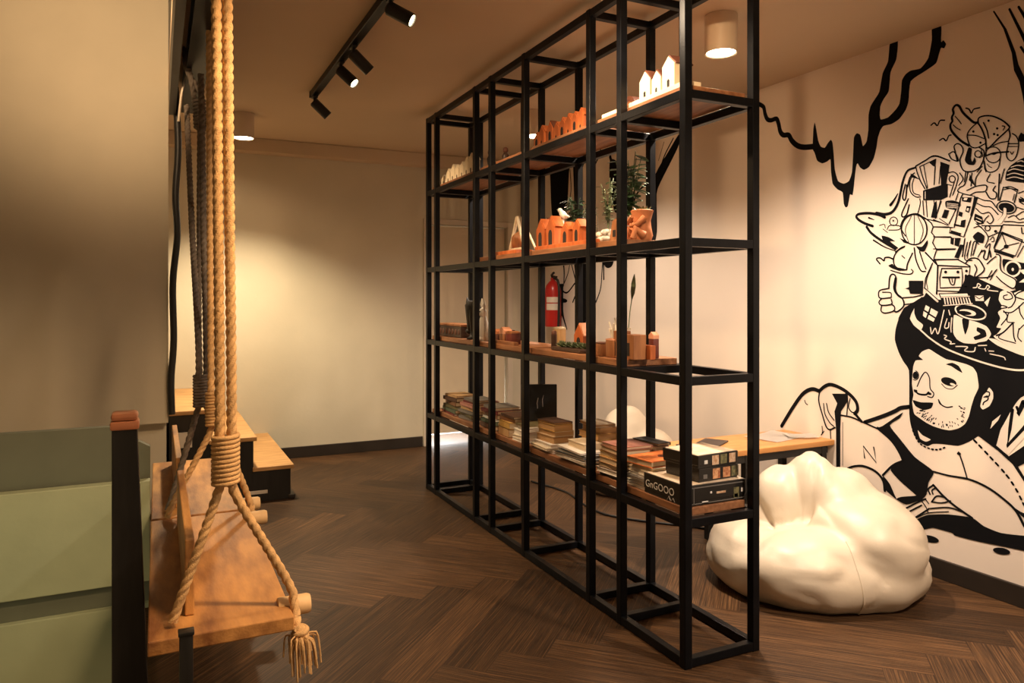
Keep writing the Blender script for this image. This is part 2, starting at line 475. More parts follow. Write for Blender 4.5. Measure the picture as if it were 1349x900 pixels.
TX = 0.893
tr = thing('lighting_track', 'long black lighting track screwed to the ceiling', 'light track', (TX, 3, HC - .002))
bm = BM(); box(bm, (TX - .022, 0.6, HC - .04), (TX + .022, 4.76, HC - .002), 0.003); obj('rail', bm, M['steel'], tr)
bm = BM(); box(bm, (TX - .025, 4.745, HC - .043), (TX + .025, 4.775, HC - .002), 0.003); obj('end_cap', bm, M['black'], tr)
def spotlight(y, aim, energy, label, ang=62, tgt=None):
    a = Vector(aim).normalized()
    t = thing('track_spotlight', label, 'spotlight', (TX, y, HC - .04))
    p = Vector((TX, y, HC - .04))
    j = p + Vector((0.012, 0, -.055))
    bm = BM(); tube(bm, [p, p + Vector((0, 0, -.03)), j], .009, 10); box(bm, p + Vector((-.014, -.035, -.012)), p + Vector((.014, .035, 0)), .002); obj('stem', bm, M['black'], t, smooth=40)
    q = a.to_track_quat('Z', 'Y').to_matrix().to_4x4()
    q.translation = j - a * .03
    bm = BM(); lathe(bm, [(.0, 0), (.022, 0), (.030, .008), (.030, .125), (.026, .125), (.026, .112)], (0, 0, 0), 24, M=q, close=False); obj('housing', bm, M['black'], t, smooth=40)
    bm = BM(); lathe(bm, [(.0, .112), (.026, .112), (.024, .119), (.0, .122)], (0, 0, 0), 24, M=q, close=False); obj('lens', bm, M['glow_soft'], t, smooth=60)
    e = j - a * .03 + a * .135
    lamp('bulb', 'SPOT', e, energy, WARM, target=e + a if tgt is None else tgt, size=.025, angle=ang, blend=.7, parent=t)
spotlight(4.72, (.62, .0, -.55), E_SPOT[0], 'black track spotlight at the far end of the track')
spotlight(3.99, (.50, -.42, -.60), E_SPOT[1], 'glowing black track spotlight second from the far end of the track', tgt=(1.7, 3.2, .6))
spotlight(3.70, (.62, .05, -.52), E_SPOT[2], 'dim black track spotlight third from the far end of the track')
spotlight(3.04, (.62, -.40, -.42), E_SPOT[3], 'glowing black track spotlight nearest the camera on the track', tgt=(2.3, 2.6, 1.2))
# the same track carries on towards the camera: an unseen lamp added for the bench, and the shelf's lamps
lamp('bench_fill_spot', 'SPOT', (TX, 1.45, HC - .12), 88, WARM, target=(.24, 2.36, 1.35), size=.15, angle=72, blend=.6)  # unseen lamp added to light the ropes and bench
lamp('shelf_downlight', 'SPOT', (1.40, 2.42, HC - .12), 24, WARM2, target=(1.5, 2.42, 0), size=.09, angle=165, blend=.5)
lamp('shelf_spot', 'SPOT', (TX, 1.25, HC - .12), 45, WARM, target=(1.75, 2.4, 2.1), size=.03, angle=60, blend=.7)
lamp('bulkhead_fill_spot', 'SPOT', (-.35, 3.3, HC - .02), 55, WARM, target=(-.1, 5.05, 3.2), size=.08, angle=104, blend=1.0)  # added out of view to brighten the upper bulkhead wall
lamp('guard_fill_spot', 'SPOT', (-.75, 2.70, .50), 2.0, (0.92, 1.0, 0.62), target=(-.45, 3.6, .02), size=.3, angle=112, blend=1.0)  # added greenish fill on the guard panels, from out of view

# ---------------------------------------------------------------- hanging benches
BMX = 0.18
bmw = thing('ceiling_beam', 'black steel beam under the ceiling that the bench ropes hang from', 'beam', (BMX, 3, HC - .002))
bm = BM(); box(bm, (BMX - .05, .9, 2.50), (BMX + .05, 4.95, 2.515)); box(bm, (BMX - .05, .9, 2.62), (BMX + .05, 4.95, 2.635)); box(bm, (BMX - .006, .9, 2.51), (BMX + .006, 4.95, 2.63)); obj('girder', bm, M['steel'], bmw)
bm = BM()
for y in (1.2, 2.9, 4.6): box(bm, (BMX - .04, y - .04, 2.632), (BMX + .04, y + .04, HC - .002), .003)
obj('hanger', bm, M['steel'], bmw)

def bench(y0, y1, ropes, label, rlabel):
    t = thing('hanging_bench', label, 'bench', (0.17, (y0 + y1) / 2, .38))
    bm = BM(); vs = box(bm, (-.025, y0, .378), (.362, y1, .42), 0.004)
    obj('seat', bm, M['bench'], t)
    bm = BM()
    vs = box(bm, (.072, y0 + .135, .4205), (.098, y1 - .10, .645), 0.004)
    obj('back_plank', bm, M['bench'], t)
    for y in (y0 + .11, y1 - .10):
        bm = BM()
        q = Matrix.Rotation(PI / 2, 4, 'Y'); q.translation = Vector((.33, y, .408))
        lathe(bm, [(.0, 0), (.028, 0), (.030, .004), (.030, .088), (.026, .097), (.0, .099)], (0, 0, 0), 20, M=q)
        obj('peg', bm, M['dowel'], t, smooth=40)
    return t
def suspension(y, mat_r, zb, label, xb=.179, zt=2.50, xt=(.148, .182), spread=0.0, r=.0145, pegx=.383, tassel=False, leftx=.03, topy=(0, 0)):
    t = thing('hanging_rope', label, 'rope', (BMX, y, zb))
    z0, z1 = zb, zb + .145
    for k, dx in enumerate((-.016, .016)):
        bm = BM()
        rope(bm, [(xb + dx, y, z0 + .02), (xb + dx, y, z1 + .15), ((xb + dx) * .5 + xt[k] * .5, y + topy[k] * .5, (z1 + zt) / 2), (xt[k], y + topy[k], zt)], r)
        obj('strand', bm, mat_r, t, smooth=60)
    bm = BM(); coil(bm, (xb, y, z0), (xb, y, z1), .034, .0072, 11); lathe(bm, [(.030, z0 + .005), (.031, z1 - .005)], (xb, y, 0), 16)
    obj('binding', bm, mat_r, t, smooth=60)
    bm = BM(); rope(bm, [(xb + .012, y, z0 + .02), (xb + .035, y, z0 - .05), (pegx - .03, y, .50), (pegx - .012, y - .012, .435), (pegx - .008, y - .03, .40)], r * .92); obj('leg', bm, mat_r, t, smooth=60)
    bm = BM(); rope(bm, [(xb - .012, y, z0 + .02), (xb - .03, y, z0 - .05), (leftx + .03, y - .004, .50), (leftx + .008, y - .006, .437)], r * .92); obj('leg', bm, mat_r, t, smooth=60)
    if tassel:
        bm = BM()
        rn = random.Random(5)
        kx, ky, kz = pegx, y - .05, .33
        rope(bm, [(pegx - .008, y - .03, .40), (kx - .008, ky, .375), (kx, ky, .345)], r * .9)
        coil(bm, (kx, ky, .375), (kx, ky, .335), .018, .009, 2.5)
        blob(bm, (kx, ky, .352), (.022, .022, .03), 2)
        for i in range(46):
            a = rn.random() * 2 * PI; s = .012 + .03 * rn.random(); l = .05 + .06 * rn.random()
            p0 = Vector((kx + .008 * math.cos(a), ky + .008 * math.sin(a), .345))
            p1 = p0 + Vector((s * math.cos(a), s * math.sin(a), -.02 + .03 * rn.random()))
            p2 = p0 + Vector((s * 1.2 * math.cos(a) + .01 * rn.random(), s * 1.2 * math.sin(a), -l))
            tube(bm, [p0, p1, p2], .0028, 5, step=.02)
        obj('frayed_end', bm, mat_r, t, smooth=60)
    return t
bench(2.225, 3.44, None, 'long wooden plank bench nearest the camera hung on pale twisted rope', '')
bench(3.47, 4.66, None, 'farther wooden plank bench hung behind the nearer one towards the stairs', '')
suspension(2.30, M['rope'], .81, 'pale twisted rope pair holding the near end of the nearer bench', tassel=True, zt=2.50, xt=(.152, .182))
suspension(3.40, M['rope'], .81, 'twisted rope pair holding the far end of the nearer bench', xb=.222, xt=(.20, .232))
suspension(3.535, M['rope_grey'], .875, 'dark grey rope holding the near end of the farther bench', xt=(.145, .185), topy=(.9, .25), zt=2.42)
# loop and knot of the grey rope under the beam
kt = thing('rope_knot', 'grey rope loop wrapped and knotted under the black beam', 'knot', (.18, 4.05, 2.3))
bm = BM(); coil(bm, (.185, 4.0, 2.36), (.195, 4.0, 2.20), .026, .008, 9); obj('wrapping', bm, M['rope_grey'], kt, smooth=60)
bm = BM(); rope(bm, [(.19, 4.0, 2.22), (.20, 4.0, 2.36), (.13, 4.0, 2.50), (.125, 4.0, 2.60), (.14, 4.0, 2.51), (.165, 4.0, 2.36)], .013); obj('loop', bm, M['rope_grey'], kt, smooth=60)
bm = BM(); rope(bm, [(.19, 4.0, 2.21), (.187, 4.0, 1.6), (.185, 3.9, .90)], .012); obj('tail', bm, M['rope_grey'], kt, smooth=60)
# wavy black cable by the bulkhead's edge, and the thin white cord
bm = BM(); tube(bm, [(.10, 5.02, 2.67), (.115, 5.02, 2.3), (.10, 5.02, 2.0), (.11, 5.02, 1.75), (.085, 5.02, 1.45), (.09, 5.02, 1.1), (.075, 5.02, .85), (.08, 5.02, .64)], .020, 8, step=.05)
o = obj('hanging_cable', bm, M['black'], smooth=60, loc=(.1, 5.02, 2.67)); tag(o, 'thick wavy black cable hanging down the edge of the bulkhead wall', 'cable')
bm = BM(); tube(bm, [(.147, 4.3, 2.67), (.142, 4.3, 2.58), (.115, 4.3, 2.45), (.10, 4.3, 2.30)], .006, 6, step=.04)
o = obj('thin_cord', bm, M['cord_white'], smooth=60, loc=(.147, 4.3, 2.67)); tag(o, 'thin white cord hanging beside the black beam', 'cord')

# ---------------------------------------------------------------- the shelving unit
FX, BXK = 1.745, 2.071
POST_Y = [2.153, 2.566, 2.809, 3.458, 3.890, 4.125, 4.820, 4.992]
LV = [0.02, 0.53, 1.051, 1.562, 2.105, 2.625]
un = thing('shelving_unit', 'tall open black steel shelving unit standing across the room', 'shelves', ((FX + BXK) / 2, 3.57, 0))
h = .0166
for y in POST_Y:
    for x in (FX, BXK):
        bm = BM(); box(bm, (x - h, y - h, 0), (x + h, y + h, 2.645), .0025); obj('post', bm, M['steel'], un)
for i, z in enumerate(LV):
    for x in (FX, BXK):
        bm = BM(); box(bm, (x - h + .001, POST_Y[0], z - h), (x + h - .001, POST_Y[-1], z + h), .002); obj('rail', bm, M['steel'], un)
    for y in POST_Y:
        bm = BM(); box(bm, (FX, y - h + .001, z - h + .0005), (BXK, y + h - .001, z + h - .0005), .002); obj('cross_bar', bm, M['steel'], un)
def board(z, ya, yb, xa=FX + .02, xb=BXK - .02, th=.028):
    bm = BM(); box(bm, (xa, ya, z + h), (xb, yb, z + h + th), .002); obj('shelf_board', bm, M['shelf'], un)
for a, b in ((2.175, 3.437), (3.48, 4.97)): board(LV[1], a, b)
for a, b in ((2.59, 3.437), (3.48, 4.97)): board(LV[2], a, b)
for a, b in ((2.59, 3.437), (3.48, 4.20)): board(LV[3], a, b)
for a, b in ((2.175, 2.787), (2.832, 3.437), (3.48, 4.10), (4.148, 4.97)): board(LV[4], a, b)
ZT = [z + h + .028 + .0006 for z in LV]

# ---------------------------------------------------------------- low table by the mural wall and what lies on it
TZ = .566
tb = thing('low_table', 'long low orange wood table reaching from the shelf to the mural wall', 'table', (2.85, 3.1, 0))
bm = BM(); box(bm, (2.24, 2.926, TZ - .03), (XW - .004, 3.29, TZ), .004); obj('table_top', bm, M['desk'], tb)
bm = BM(); box(bm, (2.28, 2.95, TZ - .075), (XW - .03, 2.97, TZ - .03), .002); box(bm, (2.28, 3.25, TZ - .075), (XW - .03, 3.27, TZ - .03), .002); obj('apron', bm, M['black'], tb)
for x in (2.80, XW - .06):
    for y in (2.965, 3.255):
        bm = BM(); box(bm, (x - .018, y - .018, 0), (x + .018, y + .018, TZ - .03), .002); obj('leg', bm, M['black'], tb)
M['paper'] = mat('white_paper', (.80, .76, .70), .7)
M['leather'] = mat('dark_menu_cover', (.045, .03, .025), .5, var=.2)
M['red_dark'] = mat('dark_red_cover', (.13, .025, .018), .5)
def flat_item(name, label, cat, pts, z, th, m, group=None, bev=.002, extra=None):
    """a flat thing lying level: outline corner, size and turn in world metres"""
    (cx, cy), (sx, sy), rz = pts
    t = thing(name, label, cat, (cx, cy, z), rz, group)
    bm = BM(); box(bm, (-sx / 2, -sy / 2, 0), (sx / 2, sy / 2, th), bev); obj('cover', bm, m, t, local=True)
    if extra:
        bm = BM(); box(bm, (-sx / 2 + .006, -sy / 2 + .006, th * .2), (sx / 2 + .002, sy / 2 - .006, th * .8)); obj('pages', bm, extra, t, local=True)
    return t
flat_item('menu_folder', 'closed black menu folder lying across the table behind the shelf post', 'menu', ((2.72, 3.14), (.19, .13), .55), TZ + .0005, .008, M['leather'], extra=M['paper'])
flat_item('menu_folder', 'narrow black folder lying beside the larger menu folder on the table', 'menu', ((2.57, 3.12), (.16, .055), -.35), TZ + .0005, .009, M['leather'])
flat_item('note_book', 'dark red notebook lying along the front edge of the table', 'notebook', ((2.50, 2.985), (.26, .075), .05), TZ + .0005, .016, M['red_dark'], extra=M['paper'])
def sheet(label, c, s, rz, z):
    bm = BM()
    n = 8
    vs = [[bm.verts.new(((i / n - .5) * s[0], (j / 4 - .5) * s[1], .002 + .006 * (i / n - .5) ** 2 * 4 * (.4 + .6 * j / 4))) for j in range(5)] for i in range(n + 1)]
    for i in range(n):
        for j in range(4): bm.faces.new((vs[i][j], vs[i + 1][j], vs[i + 1][j + 1], vs[i][j + 1]))
    bmesh.ops.solidify(bm, geom=bm.faces[:], thickness=.0012)
    o = obj('paper_sheet', bm, M['paper'], smooth=50, loc=(0, 0, 0), local=True)
    o.location = (*c, z); o.rotation_euler = (0, 0, rz)
    tag(o, label, 'paper', None)
sheet('open white sheet of paper on the wall end of the table', (3.17, 3.13), (.30, .21), .25, TZ + .0006)
sheet('smaller white sheet partly over the larger one by the mural wall', (3.30, 3.06), (.17, .12), -.45, TZ + .0075)

# ---------------------------------------------------------------- bean bags
def smax(a, k):
    m = max(a); return m + math.log(sum(math.exp((x - m) / k) for x in a)) * k
def ell_exit(o, d, c, s, Mr):
    oo = Mr @ (o - c); dd = Mr @ d
    oo = Vector((oo.x / s[0], oo.y / s[1], oo.z / s[2])); dd = Vector((dd.x / s[0], dd.y / s[1], dd.z / s[2]))
    A = dd.dot(dd); B = oo.dot(dd); Cc = oo.dot(oo) - 1
    q = B * B - A * Cc
    return 0.0 if q <= 0 else max(0.0, (-B + math.sqrt(q)) / A)
def beanbag(label, loc, rz, lobes, creases, seams, group=None, xmax=None):
    t = thing('bean_bag', label, 'bean bag', loc, rz, group)
    bm = BM()
    bmesh.ops.create_uvsphere(bm, u_segments=128, v_segments=72, radius=1.0)
    o = Vector((0, 0, .17))
    LB = [(Vector(c), s, Matrix.Rotation(-a, 3, 'Z')) for c, s, a in lobes]
    for v in bm.verts:
        d = v.co.normalized()
        r = smax([ell_exit(o, d, c, s, m) for c, s, m in LB], .012)
        p = o + d * r
        for (a, b, depth, wid) in creases:
            a = Vector(a); b = Vector(b)
            f = max(0, min(1, (p - a).dot(b - a) / (b - a).length_squared))
            q = (p - (a + (b - a) * f)).length
            p -= (p - o).normalized() * depth * math.exp(-(q / wid) ** 2) * math.sin(PI * min(1, max(.05, f * .9 + .05))) ** .5
        n1 = noise.noise(p * 5.0) * .012 + noise.noise(p * 11 + Vector((3, 1, 7))) * .006
        n2 = (1 - abs(noise.noise(Vector((p.x * 4.3, p.y * 4.3, p.z * 9.0)) + Vector((9, 2, 4))))) ** 6 * .012
        p += d * (n1 - n2)
        if p.z < .0: p.z = 0.0
        elif p.z < .05: p.z = p.z * .6 + .05 * .4 * (p.z / .05)
        v.co = p
    body = obj('cover', bm, M['bag'], t, smooth=180, local=True)
    bm = BM()
    for pts in seams:
        path = []
        for i in range(31):
            f = i / 30
            a0, e0, a1, e1 = pts
            az = a0 + (a1 - a0) * f; el = e0 + (e1 - e0) * f
            d = Vector((math.cos(el) * math.cos(az), math.cos(el) * math.sin(az), math.sin(el)))
            best = None
            r = smax([ell_exit(o, d, c, s, m) for c, s, m in LB], .012)
            p = o + d * (r + .001)
            n1 = noise.noise(p * 5.0) * .012 + noise.noise(p * 11 + Vector((3, 1, 7))) * .006
            n2 = (1 - abs(noise.noise(Vector((p.x * 4.3, p.y * 4.3, p.z * 9.0)) + Vector((9, 2, 4))))) ** 6 * .012
            p += d * (n1 - n2)
            p.z = max(p.z, .004)
            path.append(p)
        sweep(bm, path, lambda i, s, th: .0035, 6)
    if seams: obj('seam', bm, M['bag'], t, smooth=60, local=True)
    return t
# local frame: +x to the mural side, -y towards the camera
BAG_ROT = -YAW
lobes = [
    ((0, 0, .10), (.50, .40, .20), 0),             # base
    ((.18, -.03, .23), (.275, .34, .235), .0),      # side bolster by the wall
    ((.13, .07, .31), (.20, .24, .235), .0),       # slope from the peak to the bolster
    ((.01, .11, .34), (.13, .19, .262), .2),       # raised back
    ((-.12, .15, .28), (.16, .17, .255), -.2),     # raised back, other lobe
    ((-.33, .04, .13), (.17, .29, .165), 0),       # low arm
    ((-.09, -.19, .14), (.32, .20, .175), .1),     # front lip
]
creases = [
    ((.0, .02, .58), (-.07, -.06, .30), .05, .022),
    ((-.10, .16, .52), (-.19, .0, .28), .03, .02),
    ((-.24, .16, .40), (-.26, -.04, .24), .045, .03),
    ((.12, .06, .50), (.30, .02, .44), .012, .04),
    ((.10, .16, .55), (.20, -.12, .44), .012, .03),
    ((-.04, -.06, .34), (.16, -.22, .34), .02, .03),
]
seams = [(-PI / 2 + .10, -.55, -PI / 2 + .02, .42)]
bag1 = beanbag('cream bean bag slumped against the mural wall in front of the low table', (2.825, 2.515, 0), BAG_ROT, lobes, creases, seams)
lobes2 = [((0, 0, .10), (.34, .30, .20), 0), ((.0, .02, .20), (.30, .25, .27), 0), ((-.02, .03, .33), (.19, .17, .26), .3), ((.14, -.02, .22), (.21, .24, .22), 0)]
beanbag('white bean bag behind the shelf at the far end of the low table', (3.03, 4.36, 0), -.45, lobes2, [((.0, -.1, .5), (.1, -.3, .3), .03, .06)], [(-2.2, -.4, -2.0, .6)])

# cord on the floor behind the shelf
bm = BM(); tube(bm, [on_z(x, y, .007) for x, y in ((700, 634), (745, 648), (768, 664), (795, 677), (830, 684), (866, 689), (905, 693), (935, 697))], .007, 6, step=.04)
o = obj('power_cord', bm, M['black'], smooth=60, loc=(2.3, 3.6, 0)); tag(o, 'black power cord lying on the floor behind the shelf', 'cord')

# ---------------------------------------------------------------- fire extinguisher on the mural wall
M['red'] = mat('extinguisher_red', (.50, .022, .018), .3, var=.05)
M['label'] = mat('extinguisher_label', (.80, .70, .58), .6)
ex = thing('fire_extinguisher', 'red fire extinguisher with a pale label hung on the mural wall', 'fire extinguisher', (3.325, 6.02, .98))
ec = Vector((3.325, 6.02, 1.10))
bm = BM(); lathe(bm, [(.0, 0), (.07, 0), (.076, .015), (.077, .33), (.066, .38), (.035, .42), (.022, .43), (.022, .455), (0, .455)], ec, 28); obj('cylinder', bm, M['red'], ex, smooth=40)
bm = BM()
for z0, z1 in ((.225, .275), (.155, .215)):
    n = 14; ring = []
    for k in range(n + 1):
        a = PI + .2 + 1.5 * k / n
        ring.append([bm.verts.new(ec + Vector((.0785 * math.cos(a), .0785 * math.sin(a), z))) for z in (z0, z1)])
    for k in range(n): bm.faces.new((ring[k][0], ring[k + 1][0], ring[k + 1][1], ring[k][1]))
obj('paper_label', bm, M['label'], ex, smooth=60)
bm = BM(); tube(bm, [ec + Vector((0, 0, .44)), ec + Vector((-.02, -.01, .48)), ec + Vector((-.03, -.07, .50))], .011, 8); tube(bm, [ec + Vector((0, 0, .47)), ec + Vector((-.01, -.09, .46))], .009, 8); obj('handle', bm, M['black'], ex, smooth=50)
bm = BM(); tube(bm, [ec + Vector((0, -.02, .45)), ec + Vector((.0, -.09, .43)), ec + Vector((.0, -.115, .33)), ec + Vector((.0, -.11, .10)), ec + Vector((.0, -.10, -.02))], .012, 8, step=.04); obj('hose', bm, M['black'], ex, smooth=60)
bm = BM(); box(bm, ec + Vector((.07, -.03, .1)), (XW - .001, 6.05, ec.z + .40), .003); obj('bracket', bm, M['steel'], ex)

# ---------------------------------------------------------------- books
def paint(name, col, rough=.55, var=.08):
    k = 'p_' + name
    if k not in M: M[k] = mat(name.replace(' ', '_') + '_cover', col, rough, var=var, scale=20)
    return M[k]
COL = {'brown': (.20, .09, .04), 'tan': (.50, .30, .14), 'dark brown': (.09, .045, .028), 'olive': (.13, .11, .05), 'pink': (.50, .22, .17), 'grey': (.20, .18, .16),
       'cream': (.70, .60, .45), 'white': (.80, .76, .70), 'black': (.02, .02, .022), 'green': (.09, .12, .075), 'orange': (.78, .22, .055), 'maroon': (.16, .03, .03),
       'pale blue': (.40, .46, .50), 'ochre': (.55, .33, .09), 'blue grey': (.13, .15, .18)}
M['pages'] = mat('book_pages', (.66, .52, .35), .8, var=.18, scale=6, stretch=(1, 1, 40))
M['pages_white'] = mat('magazine_pages', (.80, .74, .66), .7, var=.10, scale=6, stretch=(1, 1, 40))
M['pages_old'] = mat('aged_pages', (.55, .34, .16), .8, var=.22, scale=6, stretch=(1, 1, 40))
ORD = ['lowest', 'second from the bottom', 'third from the bottom', 'fourth from the bottom', 'fifth from the bottom', 'sixth from the bottom', 'seventh from the bottom', 'eighth from the bottom']
def book(kind, label, cat, loc, rz, w, l, t, col, pages, group):
    """lying flat: spine on local -x (away from or towards us by rz), pages seen on the other sides"""
    r = thing(kind, label, cat, loc, rz, group)
    cv = min(.003, t * .16)
    bm = BM()
    if kind == 'magazine':
        box(bm, (-w / 2, -l / 2, 0), (w / 2, l / 2, cv)); box(bm, (-w / 2, -l / 2, t - cv), (w / 2, l / 2, t)); box(bm, (w / 2 - .002, -l / 2, 0), (w / 2, l / 2, t))
    else:
        box(bm, (-w / 2, -l / 2, 0), (w / 2, l / 2, cv), 0); box(bm, (-w / 2, -l / 2, t - cv), (w / 2, l / 2, t), 0); box(bm, (w / 2 - .004, -l / 2, 0), (w / 2, l / 2, t), 0)
    obj('cover', bm, paint(col, COL[col]), r, local=True)
    bm = BM(); box(bm, (-w / 2 + .003, -l / 2 + .003, cv * .9), (w / 2 - .004, l / 2 - .003, t - cv * .9)); obj('pages', bm, pages, r, local=True)
    return r
NB = [0]
def stack(where, cx, cy, z0, items, seed, group):
    rn = random.Random(seed); z = z0 + .0006
    n = len(items)
    for i, (kind, col, w, l, t, face) in enumerate(items):
        word = {'book': 'book', 'magazine': 'magazine', 'paperback': 'paperback', 'file': 'folder'}[kind]
        pos = 'topmost' if i == n - 1 and n > 1 else ('only one' if n == 1 else ORD[i])
        lab = f'{col} {word}, {pos} in {where}'.replace('from the bottom in', 'from the bottom of')
        nm = {'book': 'book', 'magazine': 'magazine', 'paperback': 'paperback', 'file': 'folder'}[kind]
        rz = {'p': 0.0, 's': PI, 'e': PI / 2}[face] + rn.uniform(-.10, .10)
        pg = M['pages_white'] if kind == 'magazine' else (M['pages_old'] if kind == 'paperback' else M['pages'])
        book(nm, lab, 'magazine' if kind == 'magazine' else ('folder' if kind == 'file' else 'book'), (cx + rn.uniform(-.010, .014), cy + rn.uniform(-.014, .014), z), rz, w, l, t, col, pg, group)
        z += t + .0004
    return z
Z1 = ZT[1]
GB = 'books on the lowest shelf'
B, P, G = 'book', 'paperback', 'magazine'
stack('the farthest stack on the lowest shelf', 1.885, 4.70, Z1, [(G, 'maroon', .22, .29, .012, 's'), (B, 'green', .20, .27, .024, 's'), (B, 'olive', .20, .26, .022, 's'), (B, 'brown', .19, .25, .028, 's'), (B, 'dark brown', .17, .22, .024, 's'), (B, 'tan', .15, .20, .014, 's')], 1, GB)
stack('the second farthest shelf stack', 1.885, 4.40, Z1, [(G, 'grey', .21, .26, .018, 's'), (B, 'olive', .20, .25, .022, 's'), (B, 'grey', .19, .24, .02, 's'), (B, 'tan', .18, .23, .02, 's'), (B, 'pink', .18, .22, .022, 's'), (B, 'maroon', .16, .20, .014, 's'), (B, 'grey', .14, .2, .016, 's')], 2, GB)
stack('the mixed stack before the black sign', 1.885, 4.06, Z1, [(B, 'dark brown', .2, .24, .03, 's'), (B, 'green', .19, .23, .022, 's'), (G, 'white', .19, .22, .012, 's'), (B, 'brown', .18, .23, .026, 's'), (B, 'maroon', .17, .21, .02, 's'), (B, 'grey', .16, .2, .018, 's')], 3, GB)
stack('the tan stack behind the black sign', 1.880, 3.80, Z1, [(B, 'tan', .19, .15, .045, 's'), (B, 'ochre', .18, .16, .035, 's'), (B, 'brown', .18, .17, .022, 's'), (B, 'dark brown', .17, .19, .012, 's')], 4, GB)
stack('the white stack under the black sign', 1.865, 3.60, Z1, [(G, 'white', .2, .14, .016, 'p'), (G, 'cream', .19, .14, .014, 'p'), (G, 'white', .17, .14, .03, 'p'), (G, 'white', .16, .14, .022, 'p'), (B, 'olive', .15, .13, .008, 'p')], 5, GB)
stack('the tall paperback stack at mid shelf', 1.860, 3.335, Z1, [(G, 'white', .18, .19, .014, 'p'), (G, 'cream', .18, .19, .012, 'p'), (G, 'white', .18, .185, .018, 'p'), (P, 'tan', .12, .17, .034, 'p'), (P, 'cream', .115, .17, .026, 'p'), (P, 'ochre', .11, .17, .034, 'p'), (P, 'dark brown', .11, .17, .010, 'p')], 6, GB)
stack('the paperback stack behind the magazines', 1.965, 3.10, Z1, [(B, 'tan', .12, .19, .03, 'p'), (B, 'olive', .12, .18, .03, 'p'), (P, 'tan', .115, .18, .034, 'p'), (P, 'ochre', .11, .18, .03, 'p'), (P, 'tan', .11, .17, .028, 'p'), (P, 'cream', .11, .17, .014, 'p')], 7, GB)
stack('the low pile of thin magazines', 1.835, 3.03, Z1, [(G, 'black', .14, .25, .014, 'p'), (G, 'white', .14, .25, .010, 'p'), (G, 'black', .14, .25, .012, 'p'), (G, 'pale blue', .14, .24, .010, 'p'), (G, 'black', .14, .24, .010, 'p'), (G, 'white', .14, .24, .008, 'p'), (B, 'cream', .10, .16, .03, 'p')], 8, GB)
stack('the thick brown stack by the post', 1.852, 2.70, Z1, [(G, 'black', .155, .18, .014, 's'), (G, 'white', .155, .18, .022, 'p'), (B, 'dark brown', .155, .15, .022, 'p'), (B, 'tan', .16, .15, .026, 'p'), (B, 'ochre', .16, .15, .022, 'p'), (B, 'brown', .16, .16, .022, 'p'), (B, 'pink', .16, .16, .012, 'p')], 9, GB)
stack('the pile behind the orange book', 2.003, 2.69, Z1, [(B, 'grey', .07, .16, .04, 'p'), (B, 'tan', .07, .16, .04, 'p'), (B, 'blue grey', .07, .16, .03, 'p'), (B, 'pink', .07, .16, .022, 'p'), ('file', 'black', .075, .17, .012, 'p')], 10, GB)
zt = stack('the white pile under the orange book', 1.875, 2.505, Z1, [(G, 'white', .19, .145, .012, 'p'), (G, 'pale blue', .19, .145, .010, 'p'), (G, 'white', .19, .145, .012, 'p'), (G, 'grey', .19, .145, .010, 'p'), (G, 'white', .19, .145, .012, 'p'), (G, 'cream', .19, .145, .016, 'p'), (B, 'cream', .17, .145, .018, 'p')], 11, GB)
ob = book('book', 'bright orange book with a dark red emblem, lying atop the white magazine pile', 'book', (1.885, 2.515, zt + .0004), .12, .20, .155, .026, 'orange', M['pages'], GB)
bm = BM(); lathe(bm, [(0, .0), (.022, 0), (.022, .0006), (0, .0006)], (.02, -.015, .0262), 20); obj('emblem', bm, M['red_dark'], ob, local=True)
stack('the short pile at the back of the shelf by the game boxes', 2.005, 2.36, Z1 + .0, [(B, 'grey', .09, .14, .05, 'p'), (B, 'cream', .09, .14, .04, 'p'), (B, 'blue grey', .09, .14, .03, 'p')], 12, GB) if False else None

# black menu sign standing on the white stack
M['board'] = mat('sign_board', (.012, .014, .018), .35)
sg = thing('menu_sign', 'square black board sign standing upright on the white stack of magazines', 'sign', (1.92, 3.70, Z1 + .094))
zs = Z1 + .094
sg.location = (1.935, 3.665, zs)
bm = BM(); box(bm, (-.10, -.012, 0), (.10, .012, .205), .003); obj('board', bm, M['board'], sg, local=True)
M['chalk'] = mat('chalk_strokes', (.30, .28, .27), .9)
bm = BM()
tube(bm, [(-.01, -.0125, .07), (-.012, -.0125, .10), (-.006, -.0125, .13)], .0022, 5); tube(bm, [(.02, -.0125, .08), (.018, -.0125, .12), (.024, -.0125, .145)], .0022, 5)
obj('chalk_mark', bm, M['chalk'], sg, local=True)
sg.rotation_euler = (0, 0, -.42)

